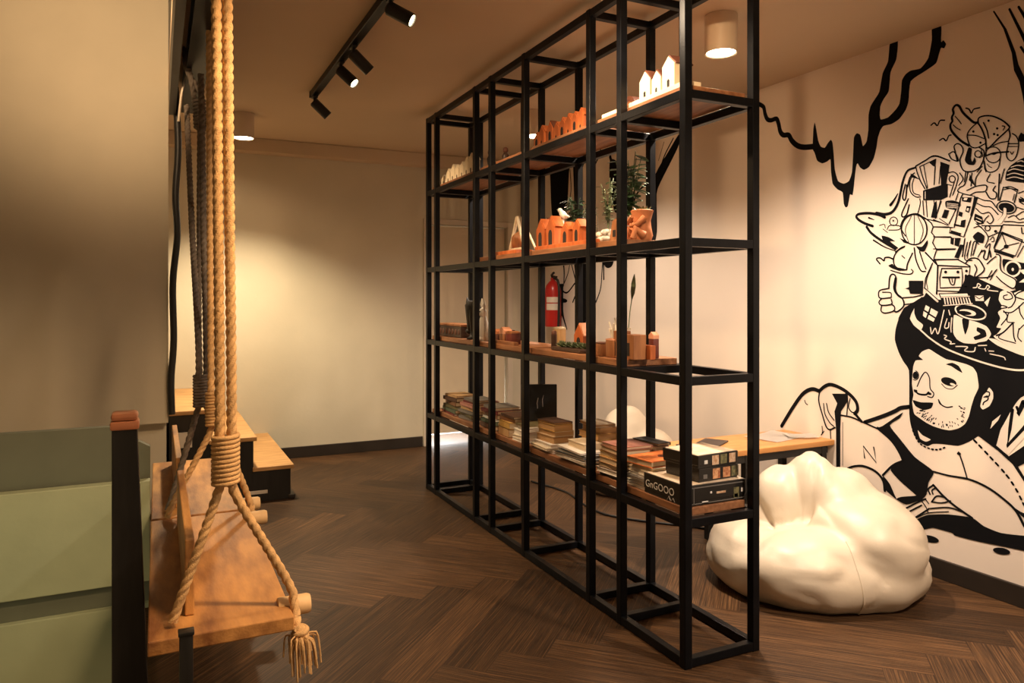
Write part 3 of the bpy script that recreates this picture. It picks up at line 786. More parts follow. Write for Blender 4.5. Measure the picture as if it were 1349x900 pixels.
# game boxes at the near end
M['boxblk'] = mat('game_box_black', (.014, .013, .012), .3, var=.2)
M['tile1'] = mat('game_box_picture_orange', (.75, .42, .22), .5, scale=90, col2=(.35, .10, .04))
M['tile2'] = mat('game_box_picture_green', (.25, .22, .10), .5, scale=80, col2=(.06, .07, .04))
M['tile3'] = mat('game_box_picture_pale', (.75, .58, .42), .5, scale=70, col2=(.5, .25, .12))
M['boxtop'] = mat('game_box_pale_top', (.72, .60, .46), .45, scale=25, col2=(.55, .42, .3))
M['letters'] = mat('white_lettering', (.75, .72, .68), .6)
M['boxgrey'] = mat('game_box_grey_line', (.16, .15, .14), .4)
def text_mesh(s, size):
    cu = bpy.data.curves.new('lettering', 'FONT'); cu.body = s; cu.size = size; cu.extrude = .0003; cu.space_character = 1.05
    o = bpy.data.objects.new('lettering', cu); C.objects.link(o)
    dg = bpy.context.evaluated_depsgraph_get(); dg.update()
    me = bpy.data.meshes.new_from_object(o.evaluated_get(dg))
    bm = BM(); bm.from_mesh(me)
    bpy.data.objects.remove(o); bpy.data.curves.remove(cu); bpy.data.meshes.remove(me)
    return bm
def game_box(label, loc, rz, w, l, t, top):
    r = thing('game_box', label, 'game box', loc, rz, 'game boxes on the shelf end')
    bm = BM(); box(bm, (-w / 2 + .002, -l / 2 + .002, 0), (w / 2 - .002, l / 2 - .002, t * .8), .0015); obj('base', bm, M['boxblk'], r, local=True)
    bm = BM(); box(bm, (-w / 2, -l / 2, t * .22), (w / 2, l / 2, t), .002); obj('lid', bm, M['boxblk'], r, local=True)
    bm = BM(); box(bm, (-w / 2 + .006, -l / 2 + .006, t + .0001), (w / 2 - .006, l / 2 - .006, t + .0008)); obj('lid_picture', bm, top, r, local=True)
    return r
def tile(r, x0, x1, z0, z1, l, m):
    bm = BM(); box(bm, (x0, -l / 2 - .0008, z0), (x1, -l / 2 + .0002, z1)); obj('side_picture', bm, m, r, local=True)
bw, bl, bt = .292, .262, .078
b1 = game_box('largest black game box, white lettering on its side, lowest of the three', (1.916, 2.315, Z1 + .0008), 0, bw, bl, bt, M['boxtop'])
bm = text_mesh('GnGOOO', .040)
bmesh.ops.transform(bm, matrix=Matrix.Translation((-bw / 2 - .0008, bl / 2 - .012, .026)) @ Matrix.Rotation(-PI / 2, 4, 'Z') @ Matrix.Rotation(PI / 2, 4, 'X'), verts=bm.verts)
obj('lettering', bm, M['letters'], b1, local=True)
bm = BM()
for (a, b, c2) in ((-.02, .004, .02), (-.045, .004, .018)):
    tube(bm, [(-bw / 2 - .001, a, b), (-bw / 2 - .001, a - .012, c2), (-bw / 2 - .001, a - .022, b)], .0014, 5)
obj('side_mark', bm, M['letters'], b1, local=True)
bm = BM()
box(bm, (-bw / 2 + .01, -bl / 2 - .0008, .006), (bw / 2 - .01, -bl / 2, .0095)); box(bm, (-bw / 2 + .022, -bl / 2 - .0008, .006), (-bw / 2 + .026, -bl / 2, .07)); box(bm, (-bw / 2 + .036, -bl / 2 - .0008, .006), (-bw / 2 + .039, -bl / 2, .07)); box(bm, (-bw / 2 + .01, -bl / 2 - .0008, .066), (bw / 2 - .01, -bl / 2, .070))
obj('side_frame', bm, M['boxgrey'], b1, local=True)
tile(b1, .085, .112, .010, .050, bl, M['tile2']); tile(b1, .088, .106, .012, .026, bl, M['tile1']); tile(b1, .122, .132, .030, .045, bl, M['letters']); tile(b1, -.03, -.022, .040, .048, bl, M['letters']); tile(b1, .0, .045, .036, .044, bl, M['tile3']); tile(b1, -.07, -.04, .006, .014, bl, M['letters'])
w2, l2, t2 = .205, .19, .052
b2 = game_box('middle black game box with picture tiles on its end', (1.945, 2.305, Z1 + .0008 + bt + .0012), .06, w2, l2, t2, M['boxtop'])
for a, m in ((-.032, 'tile1'), (.022, 'tile1'), (.066, 'tile2')): tile(b2, a, a + .038, .007, .046, l2, M[m])
tile(b2, -.08, -.06, .012, .028, l2, M['boxgrey'])
b3 = game_box('topmost black game box with a pale lid and cream picture tiles', (1.938, 2.305, Z1 + .0008 + bt + t2 + .0026), .09, .215, .195, .05, M['boxtop'])
for a, m in ((-.034, 'tile3'), (.010, 'tile2'), (.058, 'tile3')): tile(b3, a, a + .036, .008, .044, .195, M[m])
tile(b3, -.075, -.058, .016, .030, .195, M['letters'])

# ---------------------------------------------------------------- figurines
M['orange_wood'] = mat('orange_wood', (.58, .155, .04), .45, scale=6, stretch=(6, 6, 1), col2=(.36, .085, .022))
M['brown_wood'] = mat('brown_block_wood', (.40, .17, .065), .5, scale=6, stretch=(6, 6, 1), col2=(.24, .09, .035))
M['cream_wood'] = mat('cream_and_lit_wood', (.78, .68, .50), .55, var=.05, scale=20)  # cream wood; far houses and near plank carry lamp light in this colour
M['dark_roof'] = mat('dark_brown_roof', (.12, .04, .022), .5, var=.2, scale=20)
M['dark_wood'] = mat('dark_walnut', (.06, .03, .018), .45, scale=6, stretch=(1, 8, 8), col2=(.035, .016, .01))
M['hole'] = mat('dark_opening', (.015, .01, .008), .8)
M['terra'] = mat('terracotta', (.52, .19, .08), .7, var=.12, scale=18, bump=.1, bscale=60)
M['white_glaze'] = mat('white_glaze', (.82, .78, .70), .3)
M['leaf'] = mat('dark_leaf', (.035, .075, .03), .45, var=.4, scale=14)
M['leaf2'] = mat('grey_green_leaf', (.13, .17, .09), .55, var=.35, scale=14)
M['glass'] = mat('clear_glass', (.85, .9, .86), .03, trans=1.0)
M['soil'] = mat('dark_soil', (.03, .02, .014), .9)
M['candle'] = mat('pinkish_cap', (.75, .36, .22), .5)

def house(label, loc, w, d, hh, rf, mb, mr, arch=False, group=None, rz=0.0, cat='figurine', windows=1):
    """gable end faces -x (towards the benches); w along y"""
    r = thing('house_figurine', label, cat, loc, rz, group)
    bm = BM(); prism(bm, [(-w / 2, 0), (w / 2, 0), (w / 2, hh), (0, hh + rf), (-w / 2, hh)], (-d / 2, 0, 0), (0, 1, 0), (0, 0, 1), (d, 0, 0)); obj('body', bm, mb, r, local=True)
    th = .006; k = math.atan2(rf, w / 2); L = math.hypot(rf, w / 2) + .004
    bm = BM()
    prism(bm, [(w / 2 + .003, hh - .003), (0, hh + rf + .0005), (0, hh + rf + th * 1.3), (w / 2 + .003 + th * math.sin(k), hh - .003 + th * math.cos(k))], (-d / 2 + .004, 0, 0), (0, 1, 0), (0, 0, 1), (d - .002, 0, 0))
    prism(bm, [(-w / 2 - .003, hh - .003), (0, hh + rf + .0005), (0, hh + rf + th * 1.3), (-w / 2 - .003 - th * math.sin(k), hh - .003 + th * math.cos(k))], (-d / 2 + .004, 0, 0), (0, 1, 0), (0, 0, 1), (d - .002, 0, 0))
    obj('roof', bm, mr, r, local=True)
    bm = BM()
    if arch:
        pts = [(-w * .22, 0), (w * .22, 0), (w * .22, hh * .55)] + [(w * .22 * math.cos(a), hh * .55 + w * .3 * math.sin(a)) for a in [PI * i / 8 for i in range(1, 8)]] + [(-w * .22, hh * .55)]
        prism(bm, pts, (-d / 2 - .0006, 0, 0), (0, 1, 0), (0, 0, 1), (.0008, 0, 0))
    else:
        s = w * .10
        prism(bm, [(-s, 0), (s, 0), (s, hh * .3), (0, hh * .38), (-s, hh * .3)], (-d / 2 - .0006, 0, .002), (0, 1, 0), (0, 0, 1), (.0008, 0, 0))
    obj('doorway', bm, M['hole'], r, local=True)
    return r
def plank(label, loc, s, m, name='display_plank'):
    bm = BM(); box(bm, (-s[0] / 2, -s[1] / 2, 0), (s[0] / 2, s[1] / 2, s[2]), .002)
    o = obj(name, bm, m, local=True); o.location = loc
    return tag(o, label, 'plank')
Z4, Z3, Z2 = ZT[4], ZT[3], ZT[2]
# top board, far bay: seven cream gabled houses in a row
ys = [4.845, 4.75, 4.665, 4.585, 4.50, 4.42, 4.345]
hs = [.055, .085, .10, .085, .09, .11, .12]
where = ['farthest of the row', 'second from the far end of the row', 'third from the far end of the row', 'middle of the row of seven', 'fifth from the far end of the row', 'sixth from the far end of the row', 'nearest and tallest of the row']
for y, hh, w_ in zip(ys, hs, where):
    house('tiny cream house figurine, ' + w_, (1.825, y, Z4 + .0126), .072, .05, hh * .66, hh * .34, M['cream_wood'], M['cream_wood'], group='cream houses on the top board')  # cream colour holds the spotlight falling on this row
plank('thin cream plank under the row of small cream houses', (1.83, 4.59, Z4), (.075, .62, .012), M['cream_wood'])
def dark_figure(label, loc, hgt):
    r = thing('standing_figurine', label, 'figurine', loc)
    bm = BM(); lathe(bm, [(0, 0), (.026, 0), (.028, .006), (.016, .012), (.019, hgt * .35), (.022, hgt * .55), (.011, hgt * .72), (0, hgt * .74)], (0, 0, 0), 18); obj('body', bm, M['dark_wood'], r, local=True, smooth=50)
    bm = BM(); blob(bm, (0, 0, hgt * .84), (.017, .016, hgt * .17), 2); obj('head', bm, M['dark_roof'], r, local=True, smooth=180)
dark_figure('dark turned wooden figurine beside the nearest cream house', (1.86, 4.17, Z4 + .0002), .135)
dark_figure('shorter dark turned figurine between the front posts on the top board', (1.88, 3.99, Z4 + .0002), .115)
# orange row
oy = [3.43, 3.375, 3.285, 3.22, 3.16, 3.10, 3.04, 2.985]
oh = [.075, .10, .105, .085, .095, .10, .095, .10]
ow = ['farthest of the orange row', 'second from the far end of the orange row', 'third from the far end, beside a dark gap', 'fourth from the far end of the orange row', 'fifth from the far end of the orange row', 'third from the near end of the orange row', 'second from the near end of the orange row', 'nearest of the orange row']
for i, (y, hh, w_) in enumerate(zip(oy, oh, ow)):
    house('orange house figurine, ' + w_, (1.82, y - (0 if i < 1 else 0), Z4 + .0004), .056, .05, hh * .68, hh * .32, M['orange_wood'], M['orange_wood'] if i != 2 else M['dark_roof'], arch=(i % 2 == 0), group='orange houses on the top board')
rp = thing('arched_block', 'dark brown round topped wooden block on the top board behind the front post', 'figurine', (1.93, 2.845, Z4 + .0004))
rp.location = (1.93, 2.80 - .05, Z4 + .0004)
bm = BM(); prism(bm, [(-.04, 0), (.04, 0), (.04, .075)] + [(.04 * math.cos(a), .075 + .04 * math.sin(a)) for a in [PI * i / 12 for i in range(1, 12)]] + [(-.04, .075)], (-.022, 0, 0), (0, 1, 0), (0, 0, 1), (.044, 0, 0)); obj('block', bm, M['dark_roof'], rp, local=True)
bm = BM(); prism(bm, [(.016 * math.cos(2 * PI * i / 16), .075 + .016 * math.sin(2 * PI * i / 16)) for i in range(16)], (-.0235, 0, 0), (0, 1, 0), (0, 0, 1), (.002, 0, 0)); obj('inlay', bm, M['brown_wood'], rp, local=True)
plank('cream plank lying on the top board beside the dark arched block', (1.805, 2.70, Z4 + .0002), (.05, .15, .022), M['cream_wood'])
plank('added cream plank for the lit shelf edge under the three white houses', (1.81, 2.375, Z4 + .0002), (.075, .37, .020), M['cream_wood'])  # its cream colour stands for the lamp-lit front edge of the shelf
zc = Z4 + .0208
house('white house figurine with a dark brown roof, farthest of the near three', (1.82, 2.465, zc), .072, .065, .072, .036, M['cream_wood'], M['dark_roof'])
house('smallest white house figurine, between its two taller neighbours', (1.815, 2.388, zc), .058, .055, .060, .030, M['cream_wood'], M['dark_roof'])
house('tallest white house figurine with a rounded brown roof by the near post', (1.825, 2.305, zc), .075, .085, .088, .034, M['cream_wood'], M['dark_roof'])

# ------------------------------------------------ third board
af = thing('triangle_frame', 'pale triangular wooden frame standing on the third board', 'ornament', (1.86, 3.79, Z3 + .0295))
bm = BM()
for s in (-1, 1):
    tube(bm, [(0, s * .095, 0), (0, 0, .19)], .010, 6); tube(bm, [(.07, s * .095, 0), (.03, 0, .19)], .007, 6)
tube(bm, [(0, -.095, .004), (0, .095, .004)], .008, 6)
obj('frame', bm, M['cream_wood'], af, local=True)
bm = BM(); blob(bm, (.03, .03, .055), (.045, .045, .055), 3, jit=.3); obj('egg', bm, M['brown_wood'], af, local=True, smooth=180)
plank('orange wooden plank under the triangular frame', (1.85, 3.80, Z3 + .0002), (.15, .34, .020), M['orange_wood'])
plank('long orange plank under the orange figurines of the third board', (1.84, 3.13, Z3 + .0002), (.12, .58, .020), M['orange_wood'])
zp = Z3 + .0206
house('tall orange house figurine with an arched doorway, farther of the close pair', (1.815, 3.375, zp), .085, .055, .085, .05, M['orange_wood'], M['orange_wood'], arch=True)
house('tall orange house figurine with an arched doorway, nearer of the close pair', (1.815, 3.265, zp), .088, .055, .09, .05, M['orange_wood'], M['orange_wood'], arch=True)
house('small orange house figurine before the pale shelf plants', (1.815, 3.125, zp), .075, .05, .062, .034, M['orange_wood'], M['orange_wood'], arch=True)
house('small orange house figurine nearest the front post on the third board', (1.815, 3.015, zp), .062, .05, .068, .032, M['orange_wood'], M['orange_wood'], arch=True)
house('dark brown block house behind the orange pair', (1.875, 3.425, zp), .05, .04, .12, .03, M['dark_roof'], M['dark_roof'])
house('dark orange block house behind the gap between the figurines', (1.90, 3.19, zp), .09, .05, .075, .03, M['brown_wood'], M['dark_roof'])
# white bird
wb = thing('bird_figurine', 'small white bird figurine perched behind the orange house pair', 'figurine', (1.90, 3.33, zp))
bm = BM()
blob(bm, (0, 0, .165), (.018, .035, .018), 3, M=Matrix.Rotation(.6, 4, 'X')); blob(bm, (0, .032, .190), (.013, .014, .013), 2); tube(bm, [(0, .042, .192), (0, .066, .198)], [.006, .001], 6); tube(bm, [(0, -.02, .158), (0, -.062, .148)], [.012, .004], 6); tube(bm, [(0, 0, 0), (0, 0, .15)], .005, 8); lathe(bm, [(0, 0), (.022, 0), (.02, .008), (0, .01)], (0, 0, 0), 16)
obj('body', bm, M['white_glaze'], wb, local=True, smooth=60)

def leaf_quad(bm, p, d, up, l, w, bend=.25):
    d = d.normalized(); side = d.cross(up)
    if side.length < 1e-4: side = Vector((1, 0, 0))
    side.normalize(); nn = side.cross(d)
    pr = [(0, .12), (.3, .9), (.6, 1.0), (.85, .55), (1, .05)]
    rows = []
    for f, ww in pr:
        c = p + d * (l * f) - nn * (bend * l * f * f)
        rows.append((bm.verts.new(c - side * w * ww), bm.verts.new(c - nn * (-.12 * w)), bm.verts.new(c + side * w * ww)))
    for a, b in zip(rows, rows[1:]):
        bm.faces.new((a[0], a[1], b[1], b[0])); bm.faces.new((a[1], a[2], b[2], b[1]))
def plant(label, loc, hgt, spread, nstem, leafl, leafw, ml, pot=None, seed=1, droop=.2, name='potted_plant', perstem=9):
    r = thing(name, label, 'plant', loc)
    rn = random.Random(seed); bm = BM(); sm = BM()
    z0 = pot[1] * .9 if pot else 0
    for i in range(nstem):
        a = rn.random() * 2 * PI; s = spread * (.3 + .7 * rn.random()); hh = hgt * (.6 + .4 * rn.random())
        tip = Vector((s * math.cos(a), s * math.sin(a), z0 + hh))
        pts = catmull([(0, 0, z0), (tip.x * .35, tip.y * .35, z0 + hh * .55), tip], .02)
        sweep(sm, pts, lambda i, s, t: .0022, 5)
        for k in range(perstem):
            f = .25 + .75 * (k + rn.random()) / perstem
            p = pts[min(len(pts) - 1, int(f * (len(pts) - 1)))]
            b = rn.random() * 2 * PI
            leaf_quad(bm, p, Vector((math.cos(b), math.sin(b), .5 - droop - rn.random() * .5)), Vector((0, 0, 1)), leafl * (.7 + .5 * rn.random()), leafw * (.7 + .5 * rn.random()))
    obj('foliage', bm, ml, r, local=True, smooth=180); obj('stem', sm, ml, r, local=True, smooth=180)
    if pot:
        pr, ph, pm = pot
        bm = BM(); lathe(bm, [(0, 0), (pr * .75, 0), (pr, ph), (pr * .9, ph), (pr * .85, ph * .85), (0, ph * .85)], (0, 0, 0), 24); obj('pot', bm, pm, r, local=True, smooth=40)
    return r
plant('dark leafy plant in a small pot behind the white bird', (2.005, 3.385, Z3 + .0006), .25, .06, 9, .045, .016, M['leaf'], (.035, .07, M['dark_roof']), 3)
plant('bushy dark plant with large leaves rising to the board above', (1.95, 2.80, Z3 + .0006), .35, .10, 13, .058, .02, M['leaf'], (.04, .075, M['terra']), 8, perstem=10)
plant('thin grey green twigs standing behind the small orange house', (1.955, 2.99, Z3 + .0206), .26, .05, 11, .028, .009, M['leaf2'], (.03, .06, M['white_glaze']), 12)
gv = thing('glass_vase', 'clear glass jar with grey green sprigs beside the front post', 'vase', (1.90, 3.075, zp))
gv.location = (1.905, 3.07, zp)
bm = BM(); lathe(bm, [(0, 0), (.034, 0), (.037, .01), (.037, .13), (.030, .15), (.031, .165), (.028, .165), (.027, .15), (.034, .128), (.034, .012), (0, .008)], (0, 0, 0), 24, close=False); obj('jar', bm, M['glass'], gv, local=True, smooth=50)
bm = BM()
rn = random.Random(4)
for i in range(14):
    a = rn.random() * 6.28; p = Vector((.012 * math.cos(a), .012 * math.sin(a), .02)); q = Vector((.022 * math.cos(a), .022 * math.sin(a), .13 + .04 * rn.random()))
    tube(bm, [p, q], .002, 5)
    for k in range(4): leaf_quad(bm, p.lerp(q, .4 + .2 * k), Vector((math.cos(a + k * 2), math.sin(a + k * 2), .8)), Vector((0, 0, 1)), .02, .006)
obj('sprig', bm, M['leaf2'], gv, local=True)
# white blossoms ornament, brown wedge
wo = thing('shell_ornament', 'cluster of white shells on the orange plank beside the bushy plant', 'ornament', (1.83, 2.90, Z3))
wo.location = (1.835, 2.80 + .04, Z3 + .0006)
bm = BM(); rn = random.Random(9)
for i in range(9):
    blob(bm, (rn.uniform(-.02, .02), rn.uniform(-.055, .055), .014 + .05 * rn.random()), (.014, .018, .013), 2, jit=.4, seed=i)
blob(bm, (0, 0, .018), (.024, .06, .018), 2, jit=.2)
obj('shell', bm, M['white_glaze'], wo, local=True, smooth=60)
wd = thing('wedge_block', 'brown wedge shaped wooden block beside the white shells', 'figurine', (1.84, 2.728, Z3 + .0006))
bm = BM(); prism(bm, [(-.03, 0), (.04, 0), (.015, .09), (-.022, .105)], (-.025, 0, 0), (0, 1, 0), (0, 0, 1), (.05, 0, 0)); obj('block', bm, M['brown_wood'], wd, local=True)
bm = BM(); box(bm, (-.026, -.012, .02), (-.0245, .012, .05)); obj('notch', bm, M['hole'], wd, local=True)
# terracotta figure pot
tp = thing('figure_pot', 'terracotta pot shaped like a crouching figure with a green sprout', 'pot', (1.90, 2.635, Z3 + .0006))
tp.location = (1.895, 2.632, Z3 + .0006)
bm = BM()
lathe(bm, [(0, 0), (.040, 0), (.047, .02), (.040, .055), (.037, .085), (.046, .115), (.050, .128), (.044, .131), (.038, .115), (0, .105)], (0, 0, 0), 26)
tube(bm, [(-.03, .035, .095), (-.058, .02, .075), (-.062, -.012, .10)], [.014, .012, .010], 8); tube(bm, [(-.02, -.045, .095), (-.05, -.035, .065), (-.065, -.005, .06)], [.014, .012, .010], 8)
tube(bm, [(-.02, .035, .02), (-.06, .035, .045), (-.068, .03, .004)], [.02, .016, .014], 8); tube(bm, [(-.02, -.035, .02), (-.06, -.035, .045), (-.068, -.03, .004)], [.02, .016, .014], 8)
obj('pot', bm, M['terra'], tp, local=True, smooth=60)
bm = BM(); rn = random.Random(2)
for i in range(10):
    a = rn.random() * 6.28; leaf_quad(bm, Vector((.01 * math.cos(a), .01 * math.sin(a), .105)), Vector((math.cos(a), math.sin(a), 2.2)), Vector((0, 0, 1)), .05, .009)
obj('sprout', bm, M['leaf2'], tp, local=True)
cb = thing('cube_pot', 'plain orange square block beside the terracotta figure pot', 'pot', (1.85, 2.70, Z3))
cb.location = (1.93, 2.735, Z3 + .0006)
bm = BM(); box(bm, (-.02, -.032, 0), (.02, .016, .10), .003); obj('block', bm, M['terra'], cb, local=True)
bm = BM(); box(bm, (-.016, -.028, .1), (.016, .012, .106), .002); obj('rim', bm, M['brown_wood'], cb, local=True)

# ------------------------------------------------ second board
tr_ = thing('wooden_tray', 'long dark carved wooden box at the far end of the second board', 'box', (1.86, 4.70, Z2 + .0006))
bm = BM(); box(bm, (-.06, -.19, 0), (.06, .24, .075), .004); obj('body', bm, M['dark_wood'], tr_, local=True)
bm = BM(); box(bm, (-.062, -.192, .075), (.062, .242, .090), .003); obj('lid', bm, M['brown_wood'], tr_, local=True)
bm = BM()
for i in range(7): blob(bm, (-.0605, -.15 + i * .058, .037), (.003, .02, .02), 2)
obj('carving', bm, M['dark_roof'], tr_, local=True, smooth=180)
fr = plant('tiny green sprig in a white pot in the far corner of the second board', (1.80, 4.955 - .02, Z2 + .0006), .06, .02, 6, .02, .007, M['leaf2'], (.018, .04, M['white_glaze']), 21, perstem=4)
# black bull head figurine
bh = thing('animal_head_figurine', 'black long muzzled animal head figurine with pointed ears', 'figurine', (1.82, 4.36, Z2 + .0006))
bm = BM()
lathe(bm, [(0, 0), (.038, 0), (.04, .008), (.022, .016), (.014, .03), (.014, .06), (0, .06)], (0, 0, 0), 20)
tube(bm, [(0, .035, .055), (0, .02, .10), (0, .004, .16), (0, -.006, .215), (0, -.01, .245)], [.022, .030, .043, .052, .035], 16)
blob(bm, (-.005, .042, .05), (.024, .026, .022), 3)
tube(bm, [(0, .03, .225), (0, .075, .235), (0, .095, .268)], [.015, .016, .003], 8); tube(bm, [(0, -.045, .225), (0, -.085, .232), (0, -.105, .262)], [.015, .016, .003], 8)
tube(bm, [(0, 0, .05), (0, -.02, .12), (0, -.02, .2)], [.014, .03, .04], 12)
obj('head', bm, M['black'], bh, local=True, smooth=60)
# white rabbit figurine
rb = thing('rabbit_figurine', 'white long eared rabbit figurine beside the black animal head', 'figurine', (1.82, 4.15, Z2 + .0006))
rb.location = (1.815, 4.17, Z2 + .0006)
bm = BM()
tube(bm, [(0, 0, 0), (0, 0, .04), (0, .004, .09), (0, .006, .13), (0, .004, .15)], [.03, .042, .038, .024, .018], 16)
blob(bm, (-.006, 0, .175), (.026, .026, .03), 3)
tube(bm, [(0, .014, .195), (-.002, .022, .225), (0, .026, .262)], [.008, .011, .003], 8); tube(bm, [(0, -.014, .195), (-.002, -.016, .222), (0, -.012, .25)], [.008, .011, .003], 8)
blob(bm, (-.03, .018, .015), (.02, .014, .014), 2); blob(bm, (-.03, -.018, .015), (.02, .014, .014), 2)
obj('body', bm, M['white_glaze'], rb, local=True, smooth=60)
bm = BM(); blob(bm, (-.030, .012, .18), (.004, .004, .005), 1); blob(bm, (-.030, -.012, .18), (.004, .004, .005), 1); obj('eye', bm, M['black'], rb, local=True, smooth=180)
wk = thing('skull_ornament', 'small white rounded ornament at the foot of the black animal head', 'ornament', (1.835, 4.262, Z2 + .0006))
bm = BM(); blob(bm, (0, 0, .026), (.02, .03, .02), 3, jit=.2); blob(bm, (-.004, -.03, .04), (.014, .014, .018), 2); tube(bm, [(0, -.035, .04), (0, -.045, .085)], [.010, .004], 8); obj('body', bm, M['white_glaze'], wk, local=True, smooth=60)
db = thing('square_box', 'small dark lidded box behind the white rabbit', 'box', (1.90, 4.05, Z2 + .0006))
bm = BM(); box(bm, (-.04, -.06, 0), (.04, .09, .06), .003); obj('body', bm, M['dark_wood'], db, local=True)
bm = BM(); box(bm, (-.042, -.062, .06), (.042, .092, .07), .002); obj('lid', bm, M['dark_roof'], db, local=True)
def block(label, loc, s, m, cap=None, caph=.02, name='wooden_block', cat='figurine', round_=False):
    r = thing(name, label, cat, loc)
    bm = BM()
    if round_: lathe(bm, [(0, 0), (s[1] * .48, 0), (s[1] * .5, .004), (s[1] * .5, s[2]), (0, s[2])], (0, 0, 0), 20)
    else: box(bm, (-s[0] / 2, -s[1] / 2, 0), (s[0] / 2, s[1] / 2, s[2]), .003)
    obj('body', bm, m, r, local=True, smooth=40)
    if cap is not None:
        bm = BM()
        if round_: lathe(bm, [(0, 0), (s[1] * .46, 0), (s[1] * .46, caph * .6), (s[1] * .3, caph), (0, caph)], (0, 0, s[2]), 20)
        else: prism(bm, [(-s[1] / 2, 0), (s[1] / 2, 0), (s[1] / 2, caph * .5), (0, caph), (-s[1] / 2, caph * .5)], (-s[0] / 2, 0, s[2]), (0, 1, 0), (0, 0, 1), (s[0], 0, 0))
        obj('cap', bm, cap, r, local=True, smooth=40)
    return r
block('brown wooden block with an orange top, farthest of three by the dark box', (1.83, 3.985, Z2 + .0006), (.05, .065, .05), M['dark_roof'], M['terra'], .03)
block('brown wooden block with a pointed orange top, middle of three', (1.83, 3.885, Z2 + .0006), (.05, .07, .055), M['brown_wood'], M['candle'], .04)
block('dark red wooden block, nearest of three beside the middle posts', (1.83, 3.785, Z2 + .0006), (.06, .08, .06), M['red_dark'], M['brown_wood'], .015)
plank('reddish plank lying before the three brown blocks', (1.785, 3.80, Z2 + .0002), (.03, .30, .018), M['shelf'])
block('pale wooden block standing below the fire extinguisher on the second board', (1.90, 3.40 - .03, Z2 + .0006), (.04, .07, .10), M['dowel'], M['cream_wood'], .012)
block('thin dark candle stick before the pale block', (1.84, 3.32, Z2 + .0006), (.02, .03, .075), M['dark_wood'], M['dark_roof'], .02, name='candle_stick', cat='candle', round_=True)
house('orange pointed house figurine above the little succulents', (1.92, 3.16, Z2 + .0006), .085, .06, .075, .055, M['orange_wood'], M['candle'], arch=True)
su = thing('succulent_tray', 'row of small grey green succulents in a low tray', 'plant', (1.83, 3.12, Z2 + .0006))
bm = BM(); box(bm, (-.04, -.14, 0), (.04, .14, .018), .003); obj('tray', bm, M['dark_wood'], su, local=True)
rn = random.Random(6)
for i in range(6):
    bm = BM(); c = Vector((rn.uniform(-.012, .012), -.115 + i * .046, .018))
    for k in range(16):
        a = k * 2.4; e = .15 + .07 * k
        leaf_quad(bm, c, Vector((math.cos(a) * (1.3 - e * .6), math.sin(a) * (1.3 - e * .6), e)), Vector((0, 0, 1)), .032, .008, bend=-.2)
    obj('succulent', bm, M['leaf2'], su, local=True, smooth=180)
# white bottle with a single leaf
wbt = thing('bud_vase', 'white bud vase holding one tall pale leaf by the front post', 'vase', (1.90, 2.83, Z2))
wbt.location = (1.90, 2.745, Z2 + .0006)
bm = BM(); lathe(bm, [(0, 0), (.028, 0), (.036, .03), (.034, .06), (.014, .09), (.012, .12), (.016, .128), (.012, .128), (.009, .118), (0, .11)], (0, 0, 0), 24); obj('vase', bm, M['white_glaze'], wbt, local=True, smooth=50)
bm = BM(); tube(bm, [(0, 0, .1), (.004, -.01, .2), (.0, -.03, .26)], .0022, 6, step=.02); leaf_quad(bm, Vector((0, -.028, .25)), Vector((0, -.25, 1)), Vector((1, 0, 0)), .12, .018, .05); obj('leaf', bm, M['leaf2'], wbt, local=True, smooth=180)
cw = thing('coral_ornament', 'white branching coral ornament behind the small brown crate', 'ornament', (1.945, 2.90, Z2 + .0006))
bm = BM(); rn = random.Random(12)
for i in range(12):
    a = rn.random() * 6.28; p = Vector((0, 0, .016)); q = Vector((.02 * math.cos(a), .03 * math.sin(a), .06 + .03 * rn.random())); e = q + Vector((.015 * math.cos(a + 1), .03 * math.sin(a + 1), .03 + .05 * rn.random()))
    tube(bm, [p, q, e], [.010, .008, .004], 6)
lathe(bm, [(0, 0), (.03, 0), (.028, .01), (0, .012)], (0, 0, 0), 16)
obj('branch', bm, M['white_glaze'], cw, local=True, smooth=60)
block('low brown wooden crate before the white coral', (1.82, 2.85, Z2 + .0006), (.06, .11, .055), M['brown_wood'], M['dark_roof'], .006, name='wooden_crate', cat='crate')
block('brown wooden crate beside the front post', (1.82, 2.725, Z2 + .0006), (.06, .07, .075), M['brown_wood'], M['candle'], .01, name='wooden_crate', cat='crate')
# castle
ca = thing('castle_figurine', 'brown wooden castle blocks at the near end of the second board', 'figurine', (1.86, 2.63, Z2 + .0006))
ca.location = (1.845, 2.655, Z2 + .0006)
bm = BM(); box(bm, (-.05, -.018, 0), (-.005, .05, .118), .002); obj('tower', bm, M['brown_wood'], ca, local=True)
bm = BM(); box(bm, (-.045, -.095, 0), (.02, -.02, .105), .002); obj('tower', bm, M['brown_wood'], ca, local=True)
bm = BM(); box(bm, (-.051, .0, .02), (-.0495, .014, .06)); box(bm, (-.051, .03, .01), (-.0495, .04, .07)); box(bm, (-.0462, -.065, .015), (-.0448, -.04, .07)); obj('slit', bm, M['hole'], ca, local=True)
bm = BM(); box(bm, (.022, -.12, 0), (.05, -.02, .06), .002); obj('wall', bm, M['orange_wood'], ca, local=True)
block('slim dark red wooden tower with a pink cap standing alone at the board end', (1.93, 2.595, Z2 + .0006), (.03, .035, .085), M['red_dark'], M['candle'], .03)

